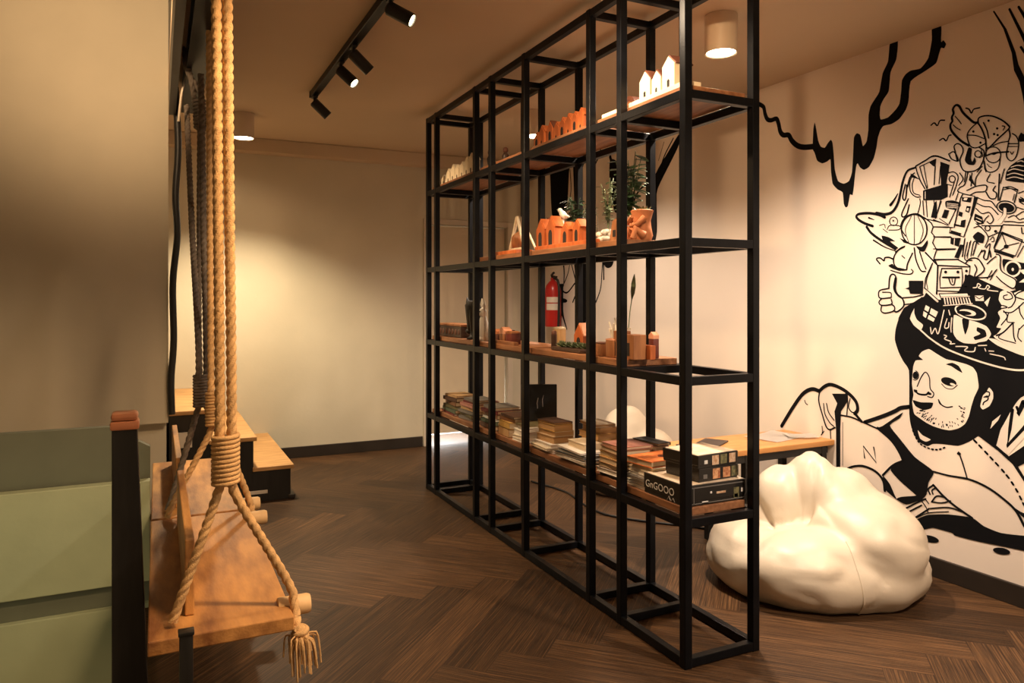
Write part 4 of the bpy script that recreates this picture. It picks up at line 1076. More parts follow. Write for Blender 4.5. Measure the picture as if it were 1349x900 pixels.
# ---------------------------------------------------------------- the painted mural (flat paint on the mural wall)
mu = thing('wall_mural', 'large black line mural of a man with a crowded hat painted on the wall', 'mural', (XW - .001, 3.0, 0))
M['mural_cream'] = M['mural_wall']
def TF(ox=0, oy=0, s=1.0):
    """tracing coordinates -> (y, z) on the wall plane"""
    def f(p):
        v = on_x(ox + p[0] / s, oy + p[1] / s, XW)
        return Vector((v.y, v.z))
    return f
class Paint:
    """flat paint laid on the wall: layer 0 black, 1 wall-coloured, 2 black, ..."""
    def __init__(self): self.bm = BM(); self.k = 0
    def x(self, layer):
        self.k += 1
        return XW - .0010 - .0006 * layer - 1.5e-6 * self.k
    def poly(self, f, pts, layer=0, col=0, smooth=True):
        P = [f(p) for p in pts]
        if smooth and len(P) > 4:
            Q = []
            n = len(P)
            for i in range(n):
                a, b, c, d = P[i - 1], P[i], P[(i + 1) % n], P[(i + 2) % n]
                for t in (0, .25, .5, .75):
                    q = 0.5 * ((2 * b) + (c - a) * t + (2 * a - 5 * b + 4 * c - d) * t * t + (3 * b - a - 3 * c + d) * t ** 3)
                    Q.append(q.lerp(b.lerp(c, t), .45))
            P = Q
        xx = self.x(layer)
        vs = [self.bm.verts.new((xx, p.x, p.y)) for p in P]
        for tri in tessellate_polygon([[Vector((p.x, p.y, 0)) for p in P]]):
            try:
                fc = self.bm.faces.new([vs[i] for i in tri]); fc.material_index = col
            except ValueError: pass
    def line(self, f, pts, w, layer=2, col=0, w1=None, close=False, smooth=True, flare=None):
        """w in tracing pixels at the stroke"""
        P = [f(p) for p in pts]
        a = f((pts[0][0], pts[0][1])); b = f((pts[0][0], pts[0][1] + 10.0))
        unit = (b - a).length / 10.0
        k = 1.15 if layer >= 2 else 1.0
        W0 = k * w * unit * .5; W1 = k * (w if w1 is None else w1) * unit * .5
        if close: P = P + [P[0]]
        if smooth and len(P) > 2:
            P = [Vector((q.x, q.y)) for q in catmull([(p.x, p.y, 0) for p in P], max(.004, W0 * 1.3))]
        n = len(P)
        if n < 2: return
        xx = self.x(layer); L = []; Rr = []
        for i in range(n):
            t = (P[min(n - 1, i + 1)] - P[max(0, i - 1)])
            if t.length < 1e-9: t = Vector((1, 0))
            t.normalize(); nn = Vector((-t.y, t.x)); f_ = i / (n - 1)
            hw = W0 + (W1 - W0) * f_
            L.append(self.bm.verts.new((xx, *(P[i] + nn * hw)))); Rr.append(self.bm.verts.new((xx, *(P[i] - nn * hw))))
        for i in range(n - 1):
            fc = self.bm.faces.new((L[i], L[i + 1], Rr[i + 1], Rr[i])); fc.material_index = col
        for k, hw in ((0, W0), (n - 1, W1)):      # round ends
            c = self.bm.verts.new((xx, *P[k])); ring = [self.bm.verts.new((xx, P[k].x + hw * math.cos(2 * PI * q / 10), P[k].y + hw * math.sin(2 * PI * q / 10))) for q in range(10)]
            for q in range(10): self.bm.faces.new((c, ring[q], ring[(q + 1) % 10])).material_index = col
    def ell(self, f, c, rx, ry, rot=0, layer=2, col=0):
        n = 24; ca, sa = math.cos(R(rot)), math.sin(R(rot))
        self.poly(f, [(c[0] + rx * math.cos(2 * PI * i / n) * ca - ry * math.sin(2 * PI * i / n) * sa, c[1] + rx * math.cos(2 * PI * i / n) * sa + ry * math.sin(2 * PI * i / n) * ca) for i in range(n)], layer, col, smooth=False)
    def ring(self, f, c, rx, ry, w, rot=0, layer=2, col=0, a0=0, a1=360):
        n = 20; ca, sa = math.cos(R(rot)), math.sin(R(rot)); pts = []
        for i in range(n + 1):
            a = R(a0 + (a1 - a0) * i / n)
            pts.append((c[0] + rx * math.cos(a) * ca - ry * math.sin(a) * sa, c[1] + rx * math.cos(a) * sa + ry * math.sin(a) * ca))
        self.line(f, pts, w, layer, col)
    def dash(self, f, pts, w, on, off, layer=2, col=0):
        Q = catmull([(p[0], p[1], 0) for p in pts], max(1.0, on / 4)); acc = 0; cur = []
        per = on + off
        for a, b in zip(Q, Q[1:]):
            acc += (b - a).length
            if acc % per < on: cur.append((a.x, a.y))
            else:
                if len(cur) > 1: self.line(f, cur, w, layer, col, smooth=False)
                cur = []
        if len(cur) > 1: self.line(f, cur, w, layer, col, smooth=False)
    def done(self, name):
        bm = self.bm
        me = bpy.data.meshes.new(name)
        bmesh.ops.translate(bm, verts=bm.verts, vec=-wloc(mu))
        for fc in bm.faces:
            fc.normal_update()
            if fc.normal.x > 0: fc.normal_flip()
        bm.to_mesh(me); bm.free()
        me.materials.append(M['black_paint']); me.materials.append(M['mural_cream'])
        o = bpy.data.objects.new(name, me); C.objects.link(o); o.parent = mu
        return o

I = TF()
# ---- dripping line with two branches
p = Paint()
p.line(I, [(1000, 137), (1006, 141), (1008, 150), (1011, 157), (1016, 158.5), (1023, 156.5), (1026, 164), (1028, 173), (1032, 178), (1039, 178), (1043, 185), (1050, 191.5), (1059, 194), (1073, 193)], 5.5, 0, w1=7)
B6 = TF(1000, 130, 6)
p.poly(B6, [(425, 350), (430, 240), (440, 188), (452, 235), (468, 330), (488, 378), (520, 388), (545, 350), (568, 325), (582, 350), (590, 430), (600, 560), (625, 650), (670, 672), (712, 650), (735, 580), (745, 420), (750, 310), (772, 274), (800, 285), (812, 330), (822, 375), (850, 340), (864, 250), (866, 130), (882, 60), (912, 10),
   (951, -54), (978, -201), (1020, -294), (1036, -444), (1098, -458), (1086, -312), (1041, -210), (1026, -60), (985, 5), (960, 60), (955, 130), (964, 165), (1020, 148), (1078, 90), (1110, 40), (1124, -60), (1130, -144), (1158, -192), (1200, -222), (1278, -240), (1338, -320), (1366, -462), (1368, -560), (1440, -584), (1440, -450), (1458, -462), (1479, -432), (1464, -398), (1440, -402), (1425, -360), (1400, -280), (1320, -222), (1200, -138), (1182, 20), (1160, 90), (1110, 160), (1050, 200), (985, 216), (960, 250), (940, 310), (930, 380), (908, 470), (870, 540), (830, 563), (800, 545), (780, 512), (770, 530), (760, 600), (750, 700), (740, 762), (720, 757), (712, 800), (702, 850), (685, 860), (670, 830), (662, 742), (620, 717), (582, 672), (570, 580), (565, 480), (540, 497), (500, 512), (460, 490), (440, 430), (425, 400)], 0)
p.done('dripping_line')
# ---- lines in the upper corner
p = Paint()
p.poly(I, [(1308, 15), (1322, 38), (1333, 70), (1336, 93), (1343, 107), (1347, 125), (1350, 142), (1362, 190), (1368, 190), (1362, 145), (1356, 120), (1349, 100), (1342, 85), (1338, 68), (1326, 38), (1310, 14)], 0, smooth=False)
p.line(I, [(1330, 12), (1338, 28), (1348, 48), (1360, 74)], 2.8, 0, w1=5)
p.line(I, [(1342, 9), (1350, 22), (1362, 44)], 3, 0, w1=5)
p.line(I, [(1345, 62), (1352, 72), (1362, 84)], 3, 0)
p.done('corner_line')
# ---- birds
p = Paint()
for b in ([(1272.7, 142.5), (1276.7, 144), (1280, 149), (1283, 144), (1290.7, 142)], [(1226.7, 165), (1231, 162), (1235, 165.5), (1238.5, 159), (1244.5, 158.5)], [(1238, 185), (1242.7, 182.5), (1246.7, 185.5), (1250, 179), (1253, 178)]):
    p.line(I, b, 1.9, 0)
p.done('bird')

# ---- head, hat, shirt
p = Paint()
F8 = TF(1180, 450, 6); H = TF(1160, 380, 6.43)
# solid black: hair, beard, hat
p.poly(I, [(1217, 391), (1204, 398), (1191, 407), (1184, 420), (1180, 434), (1179, 448), (1184, 464), (1190, 476), (1197.5, 488), (1198, 520), (1198, 545), (1200, 560), (1205, 574), (1212, 583), (1222, 588), (1229, 585), (1240, 585), (1262, 587.5), (1275, 583), (1284, 578), (1290, 574.5), (1302, 583), (1313, 591), (1315, 580), (1319, 565), (1328, 550), (1336, 535), (1345, 524), (1375, 505), (1390, 440), (1375, 395), (1349, 380), (1330, 384), (1318, 380), (1300, 372), (1285, 365), (1275, 362), (1262, 385), (1240, 395)], 0)
# face
p.poly(F8, [(265, 60), (330, 100), (400, 140), (470, 155), (560, 180), (612, 205), (642, 250), (655, 330), (655, 370), (622, 440), (600, 510), (580, 590), (550, 650), (500, 685), (430, 702), (370, 692), (300, 670), (240, 640), (190, 605), (147, 570), (132, 480), (142, 420), (130, 330), (140, 200), (160, 150), (218, 146), (185, 115), (210, 80)], 1, 1)
p.poly(F8, [(175, 700), (212, 740), (278, 775), (240, 792), (195, 768)], 1, 1)
# ear
p.poly(F8, [(740, 365), (770, 400), (772, 450), (742, 510), (690, 537), (670, 510), (690, 430), (718, 400)], 1, 1)
p.line(F8, [(712, 395), (742, 402), (740, 430), (715, 440)], 9); p.line(F8, [(700, 440), (728, 432), (730, 460), (700, 480), (692, 500)], 9)
# features
p.poly(F8, [(398, 180), (450, 168), (500, 193), (530, 248), (485, 225), (440, 195)], 2)
p.ell(F8, (422, 318), 64, 32, 18, 2); p.line(F8, [(365, 335), (400, 368), (450, 375), (490, 345)], 6); p.ell(F8, (455, 340), 24, 9, 20, 3, 1)
p.line(F8, [(172, 355), (205, 280), (238, 243), (268, 285), (275, 370), (303, 410), (290, 442), (255, 435)], 8)
p.line(F8, [(150, 385), (185, 415), (240, 420), (262, 402)], 13); p.ell(F8, (268, 412), 18, 10, 20); p.ell(F8, (160, 392), 14, 12, 0)
p.ell(F8, (158, 268), 22, 30, 0); p.line(F8, [(140, 300), (160, 305), (182, 285), (180, 250), (160, 230)], 6)
p.poly(F8, [(136, 462), (200, 480), (297, 484), (282, 528), (222, 542), (160, 512)], 2); p.ell(F8, (206, 546), 18, 7, 0)
p.line(F8, [(340, 460), (365, 500), (405, 520), (450, 515)], 9); p.line(F8, [(340, 465), (345, 485), (358, 500)], 5)
rn = random.Random(11)
for i in range(64):
    t = rn.random(); q = catmull([(160, 570, 0), (260, 640, 0), (380, 690, 0), (470, 680, 0), (545, 640, 0), (570, 520, 0)], 6)
    c = q[int(t * (len(q) - 1))]; off = rn.random()
    d = Vector((380, 480, 0)) - c; d.normalize(); c = c + d * (8 + 52 * off * off)
    p.line(F8, [(c.x, c.y), (c.x + d.x * 10, c.y + d.y * 10)], 6, 2)
# brim line, crescent, rear brim
p.line(H, [(340, 352), (430, 430), (560, 512), (760, 592), (950, 652), (1100, 686), (1215, 692), (1400, 670)], 14, 1, 1)
p.poly(H, [(288, 140), (258, 180), (244, 240), (282, 310), (340, 356), (362, 310), (310, 265), (288, 210)], 1, 1)
p.poly(I, [(1302, 446), (1312, 447), (1331, 457), (1349, 463), (1380, 466), (1380, 472), (1349, 469), (1330, 462), (1314, 455)], 1, 1)
# shards of hair at the shoulder
p.poly(F8, [(795, 830), (830, 700), (880, 610), (920, 535), (935, 525), (960, 520), (980, 590), (1014, 500), (1080, 380), (1080, 700), (1014, 765), (890, 897)], 1, 1, smooth=False)
p.line(F8, [(925, 540), (905, 690), (880, 830), (1014, 685), (1080, 600)], 22, 2, smooth=False); p.line(F8, [(960, 520), (968, 580), (1014, 480)], 20, 2, w1=34, smooth=False)
p.poly(F8, [(750, 690), (765, 632), (832, 578), (812, 622)], 1, 1, smooth=False)
# hat contents on black
p.poly(I, [(1220, 402), (1225, 405), (1223, 411), (1218, 408)], 1, 1, False); p.poly(I, [(1227, 406), (1236, 411), (1233, 418), (1225, 413)], 1, 1, False); p.poly(I, [(1217, 410), (1222, 413), (1220, 419), (1216, 416)], 1, 1, False); p.poly(I, [(1224, 415), (1232, 420), (1230, 424), (1222, 420)], 1, 1, False)
for pts in ([(425, 330), (435, 385), (465, 338), (492, 380), (540, 185)], [(565, 258), (545, 330), (575, 332), (582, 290)], [(540, 395), (562, 405), (545, 428), (600, 452), (590, 470), (630, 468)], [(640, 492), (700, 492), (740, 498), (715, 528), (790, 535), (805, 500)], [(830, 485), (900, 482)], [(885, 510), (893, 530)], [(920, 530), (960, 532)], [(930, 555), (1040, 580), (1060, 605)], [(580, 185), (590, 225)], [(605, 250), (598, 330), (600, 370)]):
    p.line(H, pts, 9, 1, 1)
# cup
p.poly(I, [(1257, 415), (1270, 420), (1286, 424), (1300, 430), (1306, 440), (1300, 449), (1290, 451), (1284, 453), (1270, 452), (1261, 447), (1256, 438)], 1, 1)
p.poly(I, [(1288, 431), (1298, 435), (1300, 443), (1291, 447), (1285, 448), (1283, 444), (1292, 440), (1287, 436)], 2); p.poly(I, [(1268, 420), (1277, 421), (1276, 431), (1272, 441), (1269, 431)], 2)
p.ring(H, (765, 200), 132, 58, 13, 14, 1, 1); p.ell(H, (740, 205), 72, 26, 10, 1, 1); p.ell(H, (712, 208), 62, 17, 6, 2)
# envelope
p.poly(I, [(1284.5, 389.5), (1296, 389.5), (1296.5, 396.5), (1285.5, 396.5)], 1, 1, False); p.line(I, [(1285.5, 390.5), (1290.5, 394), (1295.5, 390.5)], 1.1, 2, smooth=False); p.poly(I, [(1297, 398.5), (1305, 391), (1301, 404)], 1, 1, False)
G8 = TF(1220, 310, 6.43)
for pts in ([(400, 445), (430, 440), (440, 410), (465, 425), (445, 445), (500, 455), (520, 425), (540, 440), (520, 460), (560, 470), (610, 475)], [(590, 400), (620, 430), (690, 435)]):
    p.line(G8, pts, 8, 1, 1)
# strong-arm figures on the hat
p.poly(I, [(1318, 385), (1325, 382), (1336, 386), (1349, 381), (1375, 384), (1375, 466), (1349, 463), (1331, 457), (1312, 446), (1309, 440), (1318, 420), (1315, 412), (1320, 403), (1316, 395)], 1, 1)
for pts, w in (([(690, 480), (720, 495), (735, 530), (700, 545), (665, 540), (660, 515), (690, 505)], 9), ([(610, 600), (650, 595), (690, 610), (650, 620)], 9), ([(735, 480), (760, 540), (730, 600), (700, 615)], 10), ([(829, 470), (780, 490), (760, 520), (829, 545)], 10), ([(660, 650), (720, 655), (770, 625), (829, 570)], 10), ([(660, 640), (690, 690), (640, 760)], 9), ([(640, 620), (590, 660), (570, 720)], 12), ([(790, 600), (800, 660), (829, 710)], 9), ([(700, 660), (690, 730), (750, 740)], 8), ([(740, 740), (660, 820), (600, 850)], 12), ([(740, 745), (745, 850), (760, 900)], 10), ([(660, 820), (620, 870), (760, 915)], 8), ([(790, 790), (780, 860), (810, 900)], 9), ([(829, 760), (790, 800)], 9)):
    p.line(G8, pts, w)
p.poly(G8, [(560, 740), (600, 780), (640, 790), (600, 840), (560, 850)], 2)
p.done('man_with_hat')

# ---- shirt, book, knees
p = Paint()
S = TF(1090, 540, 4.502); K6 = TF(1020, 490, 6)
p.line(K6, [(60, 428), (150, 280), (230, 172), (300, 136), (358, 152)], 26); p.line(K6, [(358, 152), (400, 115), (450, 100), (530, 130), (600, 180), (650, 240), (660, 300), (638, 330)], 24)
p.line(K6, [(360, 150), (354, 230), (380, 330), (412, 430), (440, 456), (482, 440)], 11); p.line(K6, [(392, 250), (402, 330), (440, 400), (472, 430)], 8); p.line(K6, [(415, 250), (432, 320), (475, 382)], 8)
p.line(K6, [(640, 330), (665, 360), (692, 392)], 20); p.line(K6, [(602, 210), (590, 280), (620, 320), (650, 312)], 8); p.line(K6, [(580, 180), (582, 240), (575, 345)], 8)
p.line(K6, [(528, 342), (610, 358), (690, 392), (820, 450)], 11); p.line(K6, [(242, 225), (250, 248), (266, 260)], 7); p.line(K6, [(380, 430), (382, 480), (372, 500), (395, 470)], 7); p.line(K6, [(445, 455), (448, 530)], 7)
p.poly(K6, [(458, 172), (560, 172), (585, 160), (582, 235), (530, 312), (524, 450), (524, 760), (492, 760), (490, 450), (478, 312), (500, 250)], 2, smooth=False)
p.line(K6, [(543, 400), (543, 740)], 4)
p.line(K6, [(718, 398), (860, 350), (960, 308), (1000, 285), (1075, 275)], 26)
p.poly(S, [(300, 112), (330, 95), (410, 40), (450, 15), (430, 50), (372, 92), (430, 170), (520, 280), (632, 366), (602, 430), (590, 500), (560, 530), (520, 500), (430, 420), (377, 360), (392, 332), (450, 302), (420, 240), (380, 182)], 2)
p.line(S, [(300, 108), (380, 180), (425, 245), (452, 302)], 14); p.line(S, [(452, 302), (390, 330), (330, 388)], 12)
p.line(S, [(110, 352), (160, 335), (220, 335), (290, 368), (332, 420), (342, 480)], 10, w1=14)
p.line(S, [(222, 285), (214, 214), (292, 314), (276, 222)], 7, smooth=False)
p.poly(S, [(330, 390), (342, 470), (412, 532), (398, 500), (372, 440)], 2); p.poly(S, [(410, 530), (440, 516), (522, 510), (592, 495), (562, 532), (470, 562)], 2)
for pts, w in (([(470, 582), (550, 542), (585, 528)], 8), ([(490, 602), (560, 566)], 8), ([(560, 540), (585, 575), (600, 612)], 6), ([(520, 640), (600, 590)], 8), ([(582, 528), (602, 556)], 6), ([(600, 586), (720, 580), (802, 606)], 7), ([(620, 546), (650, 512), (702, 520)], 8), ([(620, 546), (680, 552), (732, 540)], 7), ([(630, 446), (600, 470), (610, 500)], 9), ([(640, 465), (622, 478), (628, 500)], 8), ([(630, 446), (690, 512), (760, 572), (860, 642)], 12), ([(530, 640), (600, 612), (720, 604)], 5)):
    p.line(S, pts, w)
p.poly(S, [(528, 652), (600, 622), (720, 620), (860, 640), (930, 690), (1030, 730), (1166, 746), (1260, 740), (1260, 850), (1166, 836), (1050, 812), (900, 782), (762, 748), (740, 730), (640, 702), (622, 700), (560, 712), (545, 690)], 2)
p.line(S, [(630, 366), (720, 390), (840, 412), (950, 460), (1050, 532), (1120, 600), (1170, 690)], 9, w1=13)
p.poly(S, [(1110, 580), (1166, 612), (1260, 590), (1260, 650), (1166, 640)], 2)
p.line(S, [(780, 250), (805, 320), (832, 412)], 7); p.ell(S, (782, 260), 12, 9, 20)
p.ell(S, (612, 766), 52, 20, 14); p.ell(S, (1035, 838), 52, 20, 10)
p.dash(S, [(872, 180), (960, 272), (1060, 382), (1120, 470), (1170, 570)], 11, 26, 22)
p.dash(F8, [(125, 640), (140, 710), (180, 790), (240, 835), (330, 855), (415, 828)], 11, 16, 16)
p.poly(S, [(890, 150), (960, 180), (1002, 210), (1078, 275), (1166, 215), (1260, 150), (1260, 280), (1166, 320), (1132, 336), (1166, 392), (1260, 470), (1260, 520), (1166, 424), (1100, 322), (1010, 240)], 2, smooth=False)
p.done('shirt_and_book')

# ---- crowded pile on the hat
p = Paint()
W7 = TF(1230, 120, 7.5); P7 = TF(1230, 220, 7.5); L7 = TF(1120, 280, 6.43); Q7 = TF(1120, 190, 7.5)
# wing
p.line(W7, [(350, 540), (270, 490), (200, 420), (170, 370), (170, 325), (188, 300), (182, 260), (200, 220), (192, 180), (220, 140), (255, 150), (290, 210), (350, 270), (400, 310), (438, 312)], 20)
p.line(W7, [(215, 250), (250, 290), (275, 325)], 8); p.line(W7, [(195, 335), (230, 365), (265, 385)], 8)
# shell helmet
p.line(W7, [(438, 312), (450, 265), (510, 245), (590, 250), (680, 290), (740, 340), (745, 372), (640, 470), (535, 565), (512, 470), (480, 380), (438, 312)], 13)
p.line(W7, [(435, 312), (370, 370), (335, 430), (345, 500), (372, 550), (430, 560), (512, 520)], 11); p.line(W7, [(340, 435), (420, 440), (500, 470)], 9)
for c in ((395, 400), (465, 510), (545, 293), (630, 370), (600, 425), (635, 435)): p.ell(W7, c, 12, 12)
p.line(W7, [(495, 312), (530, 390), (545, 465)], 11); p.line(W7, [(745, 372), (756, 440), (740, 500)], 11); p.line(W7, [(590, 540), (660, 510), (742, 498)], 9); p.line(W7, [(680, 345), (706, 352), (690, 385)], 10)
p.line(W7, [(512, 470), (520, 560), (515, 640)], 10)
p.ring(W7, (590, 630), 75, 78, 9); p.line(W7, [(518, 640), (600, 612), (742, 600)], 13); p.poly(W7, [(560, 625), (600, 612), (645, 610), (600, 632)], 2)
p.line(W7, [(500, 690), (520, 780), (570, 802), (640, 760), (662, 640)], 9); p.line(W7, [(530, 720), (550, 745), (575, 755)], 6); p.line(W7, [(500, 700), (505, 760), (520, 800)], 8)
p.line(W7, [(742, 512), (722, 640), (770, 690), (820, 640), (842, 520), (820, 450), (780, 420)], 10); p.line(W7, [(740, 520), (842, 520)], 9); p.line(W7, [(738, 548), (838, 548)], 7); p.line(W7, [(760, 600), (775, 625), (790, 600)], 7)
p.poly(W7, [(840, 460), (865, 410), (892, 425), (950, 400), (950, 520), (892, 500), (850, 500)], 2)
# forked hand
p.line(W7, [(235, 690), (215, 600), (205, 545), (240, 520), (280, 545), (292, 600), (262, 680), (280, 760), (320, 795), (400, 790), (460, 750), (498, 660), (495, 590), (450, 555)], 11)
p.line(W7, [(150, 622), (200, 600), (235, 650), (242, 692), (180, 672), (150, 622)], 10)
p.poly(W7, [(345, 560), (310, 680), (340, 725), (400, 732), (420, 690), (405, 655), (385, 700), (370, 665), (380, 570)], 2); p.ring(W7, (440, 622), 32, 32, 9); p.line(W7, [(470, 580), (485, 640), (455, 660)], 6)
p.line(W7, [(320, 795), (305, 900)], 9); p.line(W7, [(430, 800), (480, 745)], 8)
# spring
p.poly(W7, [(760, 740), (830, 690), (892, 660), (980, 640), (1000, 880), (892, 905), (780, 895), (712, 880), (720, 800)], 2)
for pts in ([(740, 790), (800, 770), (892, 790)], [(730, 830), (800, 812), (892, 835)], [(725, 868), (800, 850), (892, 872)], [(770, 752), (830, 735), (892, 742)], [(830, 700), (870, 690), (892, 700)]): p.line(W7, pts, 8, 3, 1)
# blender body at the left
p.line(Q7, [(650, 218), (740, 165), (838, 116), (985, 165)], 14); p.line(Q7, [(650, 218), (668, 290), (700, 370), (742, 442)], 10); p.line(Q7, [(690, 225), (720, 330), (760, 440)], 9); p.line(Q7, [(730, 215), (750, 330), (768, 432)], 7)
p.line(Q7, [(690, 222), (850, 148)], 8); p.poly(Q7, [(780, 180), (852, 148), (842, 225), (820, 215)], 2, smooth=False); p.line(Q7, [(842, 220), (832, 400)], 10); p.line(Q7, [(895, 220), (880, 390)], 8)
p.poly(Q7, [(722, 458), (900, 405), (965, 390), (965, 520), (900, 552), (722, 555)], 2, smooth=False); p.line(Q7, [(745, 470), (745, 540)], 6, 3, 1)
p.poly(Q7, [(893, 172), (985, 205), (945, 430), (900, 415)], 2, smooth=False)
p.line(Q7, [(620, 300), (590, 380), (600, 470), (650, 520), (700, 520)], 9); p.line(Q7, [(640, 320), (615, 400), (630, 480), (690, 505)], 8); p.poly(Q7, [(600, 290), (640, 310), (690, 350), (640, 335), (605, 325)], 2)
p.line(Q7, [(690, 540), (695, 590), (668, 690)], 8); p.line(Q7, [(720, 560), (730, 700)], 8); p.line(Q7, [(752, 560), (765, 720)], 8); p.poly(Q7, [(830, 590), (855, 560), (862, 730), (800, 725)], 2, smooth=False); p.line(Q7, [(895, 560), (860, 690)], 10); p.line(Q7, [(735, 735), (800, 750), (900, 775)], 8)
# pouring liquid
p.line(I, [(1206, 221), (1196, 225), (1190, 238), (1186.5, 255), (1183, 268), (1176, 279), (1166, 282.5), (1155, 281)], 2.2, w1=4); p.line(I, [(1166, 286.5), (1158, 283), (1145, 281), (1132, 282), (1128.5, 285.5), (1132, 290), (1140, 294.5), (1150, 298)], 3.2)
p.line(I, [(1205, 228), (1199, 234), (1196, 246)], 1.6); p.line(I, [(1173.5, 270), (1178, 264), (1183, 255.5)], 3.6, w1=1.2); p.line(I, [(1193, 243), (1189.5, 259), (1192, 264), (1194, 258), (1195, 244)], 1.7); p.line(I, [(1197, 262), (1188.5, 281), (1190, 286), (1195, 282), (1198, 270)], 1.7)
p.line(I, [(1142, 299), (1148, 307), (1160, 316), (1180, 328)], 3); p.poly(L7, [(268, 196), (330, 210), (385, 245), (340, 245), (410, 300), (385, 306), (290, 255)], 2); p.line(L7, [(200, 235), (290, 290), (385, 326)], 13, w1=6); p.line(L7, [(160, 45), (205, 62)], 14, w1=5)
# onion dome and pear shapes
p.ring(L7, (545, 145), 108, 128, 11); p.line(L7, [(470, 200), (430, 120), (470, 40), (560, 10), (640, 50)], 9); p.line(L7, [(545, 275), (545, 20)], 5); p.line(L7, [(500, 262), (470, 145), (520, 30)], 5); p.line(L7, [(590, 262), (620, 145), (575, 30)], 5)
p.line(L7, [(460, 290), (400, 330), (370, 390), (380, 450), (430, 485), (480, 485)], 11); p.line(L7, [(530, 345), (490, 430), (480, 485)], 11); p.line(L7, [(545, 300), (560, 400), (600, 490), (640, 500)], 10); p.line(L7, [(590, 330), (620, 420), (645, 480)], 9); p.line(L7, [(440, 365), (465, 388)], 7); p.line(L7, [(385, 335), (430, 300), (465, 285)], 8)
p.poly(L7, [(420, 215), (480, 240), (490, 265), (455, 255)], 2); p.poly(L7, [(560, 285), (610, 290), (655, 235), (660, 265), (630, 330), (590, 325)], 2)
p.line(L7, [(255, 435), (225, 395), (255, 385), (290, 410), (295, 385), (330, 380), (365, 395)], 11); p.poly(L7, [(325, 450), (360, 435), (385, 460), (470, 480), (420, 495), (350, 470)], 2); p.line(L7, [(345, 490), (430, 515), (510, 522), (535, 500), (520, 482)], 8)
p.ring(L7, (370, 75), 34, 36, 7); p.line(L7, [(315, 145), (340, 110), (420, 115), (415, 145), (330, 150)], 7); p.line(L7, [(250, 110), (290, 100), (300, 130)], 6); p.line(L7, [(280, 140), (320, 170)], 5); p.ell(L7, (368, 70), 7, 9)
# zigzag stack
p.line(L7, [(640, 50), (690, 90), (705, 122), (690, 170), (720, 205), (700, 255), (735, 315), (712, 385), (712, 420)], 9, smooth=False)
for a, b in (((705, 122), (870, 128)), ((720, 207), (860, 212)), ((735, 318), (890, 312)), ((718, 402), (920, 398))): p.line(L7, [a, b], 8)
p.line(L7, [(640, 340), (745, 450), (735, 690)], 12, smooth=False); p.line(L7, [(700, 430), (640, 560), (632, 640), (745, 740)], 9, smooth=False); p.line(L7, [(690, 460), (650, 570), (660, 650)], 6)
# thumb
p.line(L7, [(330, 640), (335, 560), (352, 526), (380, 530), (392, 570), (385, 640), (402, 690), (445, 730), (456, 790), (402, 840), (370, 832)], 12); p.line(L7, [(388, 560), (375, 640), (400, 695), (440, 728)], 22, w1=10)
p.line(L7, [(330, 642), (252, 662), (245, 712), (270, 728), (342, 722)], 10); p.line(L7, [(275, 675), (345, 680), (350, 720)], 7); p.line(L7, [(268, 730), (246, 760), (270, 786), (352, 776), (350, 735)], 10); p.line(L7, [(268, 790), (265, 835), (300, 852), (370, 834), (378, 800), (352, 776)], 10)
p.line(L7, [(450, 722), (540, 715), (620, 697)], 9); p.line(L7, [(460, 780), (540, 765), (610, 720)], 8); p.poly(L7, [(498, 578), (622, 578), (618, 692), (510, 688), (500, 655), (468, 645), (500, 632)], 2, smooth=False)
p.poly(L7, [(410, 905), (440, 840), (470, 800), (620, 720), (650, 680), (740, 760), (700, 800), (620, 740), (560, 790), (520, 860), (500, 910)], 2)
# computer
p.line(G8, [(100, 255), (375, 268), (352, 480), (92, 470)], 10, close=True, smooth=False); p.line(G8, [(75, 205), (270, 205), (375, 262)], 9, smooth=False); p.line(G8, [(75, 205), (100, 255)], 8)
p.line(G8, [(135, 282), (305, 280), (312, 360), (303, 440), (122, 446), (118, 360)], 9, close=True, smooth=False); p.ell(G8, (168, 312), 13, 13); p.ell(G8, (272, 312), 13, 13)
p.line(G8, [(145, 357), (282, 357)], 14); p.line(G8, [(195, 365), (212, 412), (238, 418), (250, 365)], 9); p.line(G8, [(222, 370), (226, 398)], 6); p.line(G8, [(340, 340), (335, 440)], 18); p.ell(G8, (345, 303), 12, 12)
p.poly(G8, [(108, 492), (355, 485), (402, 586), (152, 606)], 2, smooth=False); p.poly(G8, [(120, 500), (352, 494), (360, 512), (130, 520)], 3, 1, False)
for k in range(10): p.line(G8, [(158 + k * 23, 532), (166 + k * 24, 582)], 9, 3, 1)
p.line(G8, [(130, 527), (372, 517)], 5, 3, 1); p.line(G8, [(0, 470), (100, 560)], 14, 3, 1); p.line(G8, [(150, 596), (395, 578)], 6, 3, 1)
# phone slab and the tangle
p.line(P7, [(290, 265), (408, 290), (370, 500), (300, 692), (158, 650), (170, 600), (205, 600), (268, 310)], 11, close=True, smooth=False)
p.poly(P7, [(408, 290), (440, 302), (382, 490), (362, 480)], 2, smooth=False)
for a, b in (([(280, 300), (380, 300), (365, 352), (285, 340)], [(306, 306), (340, 306), (330, 330), (298, 328)]), ([(330, 385), (370, 390), (350, 455), (315, 440)], [(335, 405), (352, 408), (345, 438), (328, 430)]), ([(255, 440), (290, 450), (280, 495), (245, 480)], None), ([(275, 530), (320, 520), (308, 600), (200, 580), (205, 560), (268, 575)], None), ([(178, 625), (275, 655), (265, 688), (165, 650)], None)):
    p.poly(P7, a, 2, 0, False)
    if b: p.poly(P7, b, 3, 1, False)
p.poly(P7, [(120, 340), (190, 330), (262, 352), (265, 388), (212, 425), (125, 402)], 2)
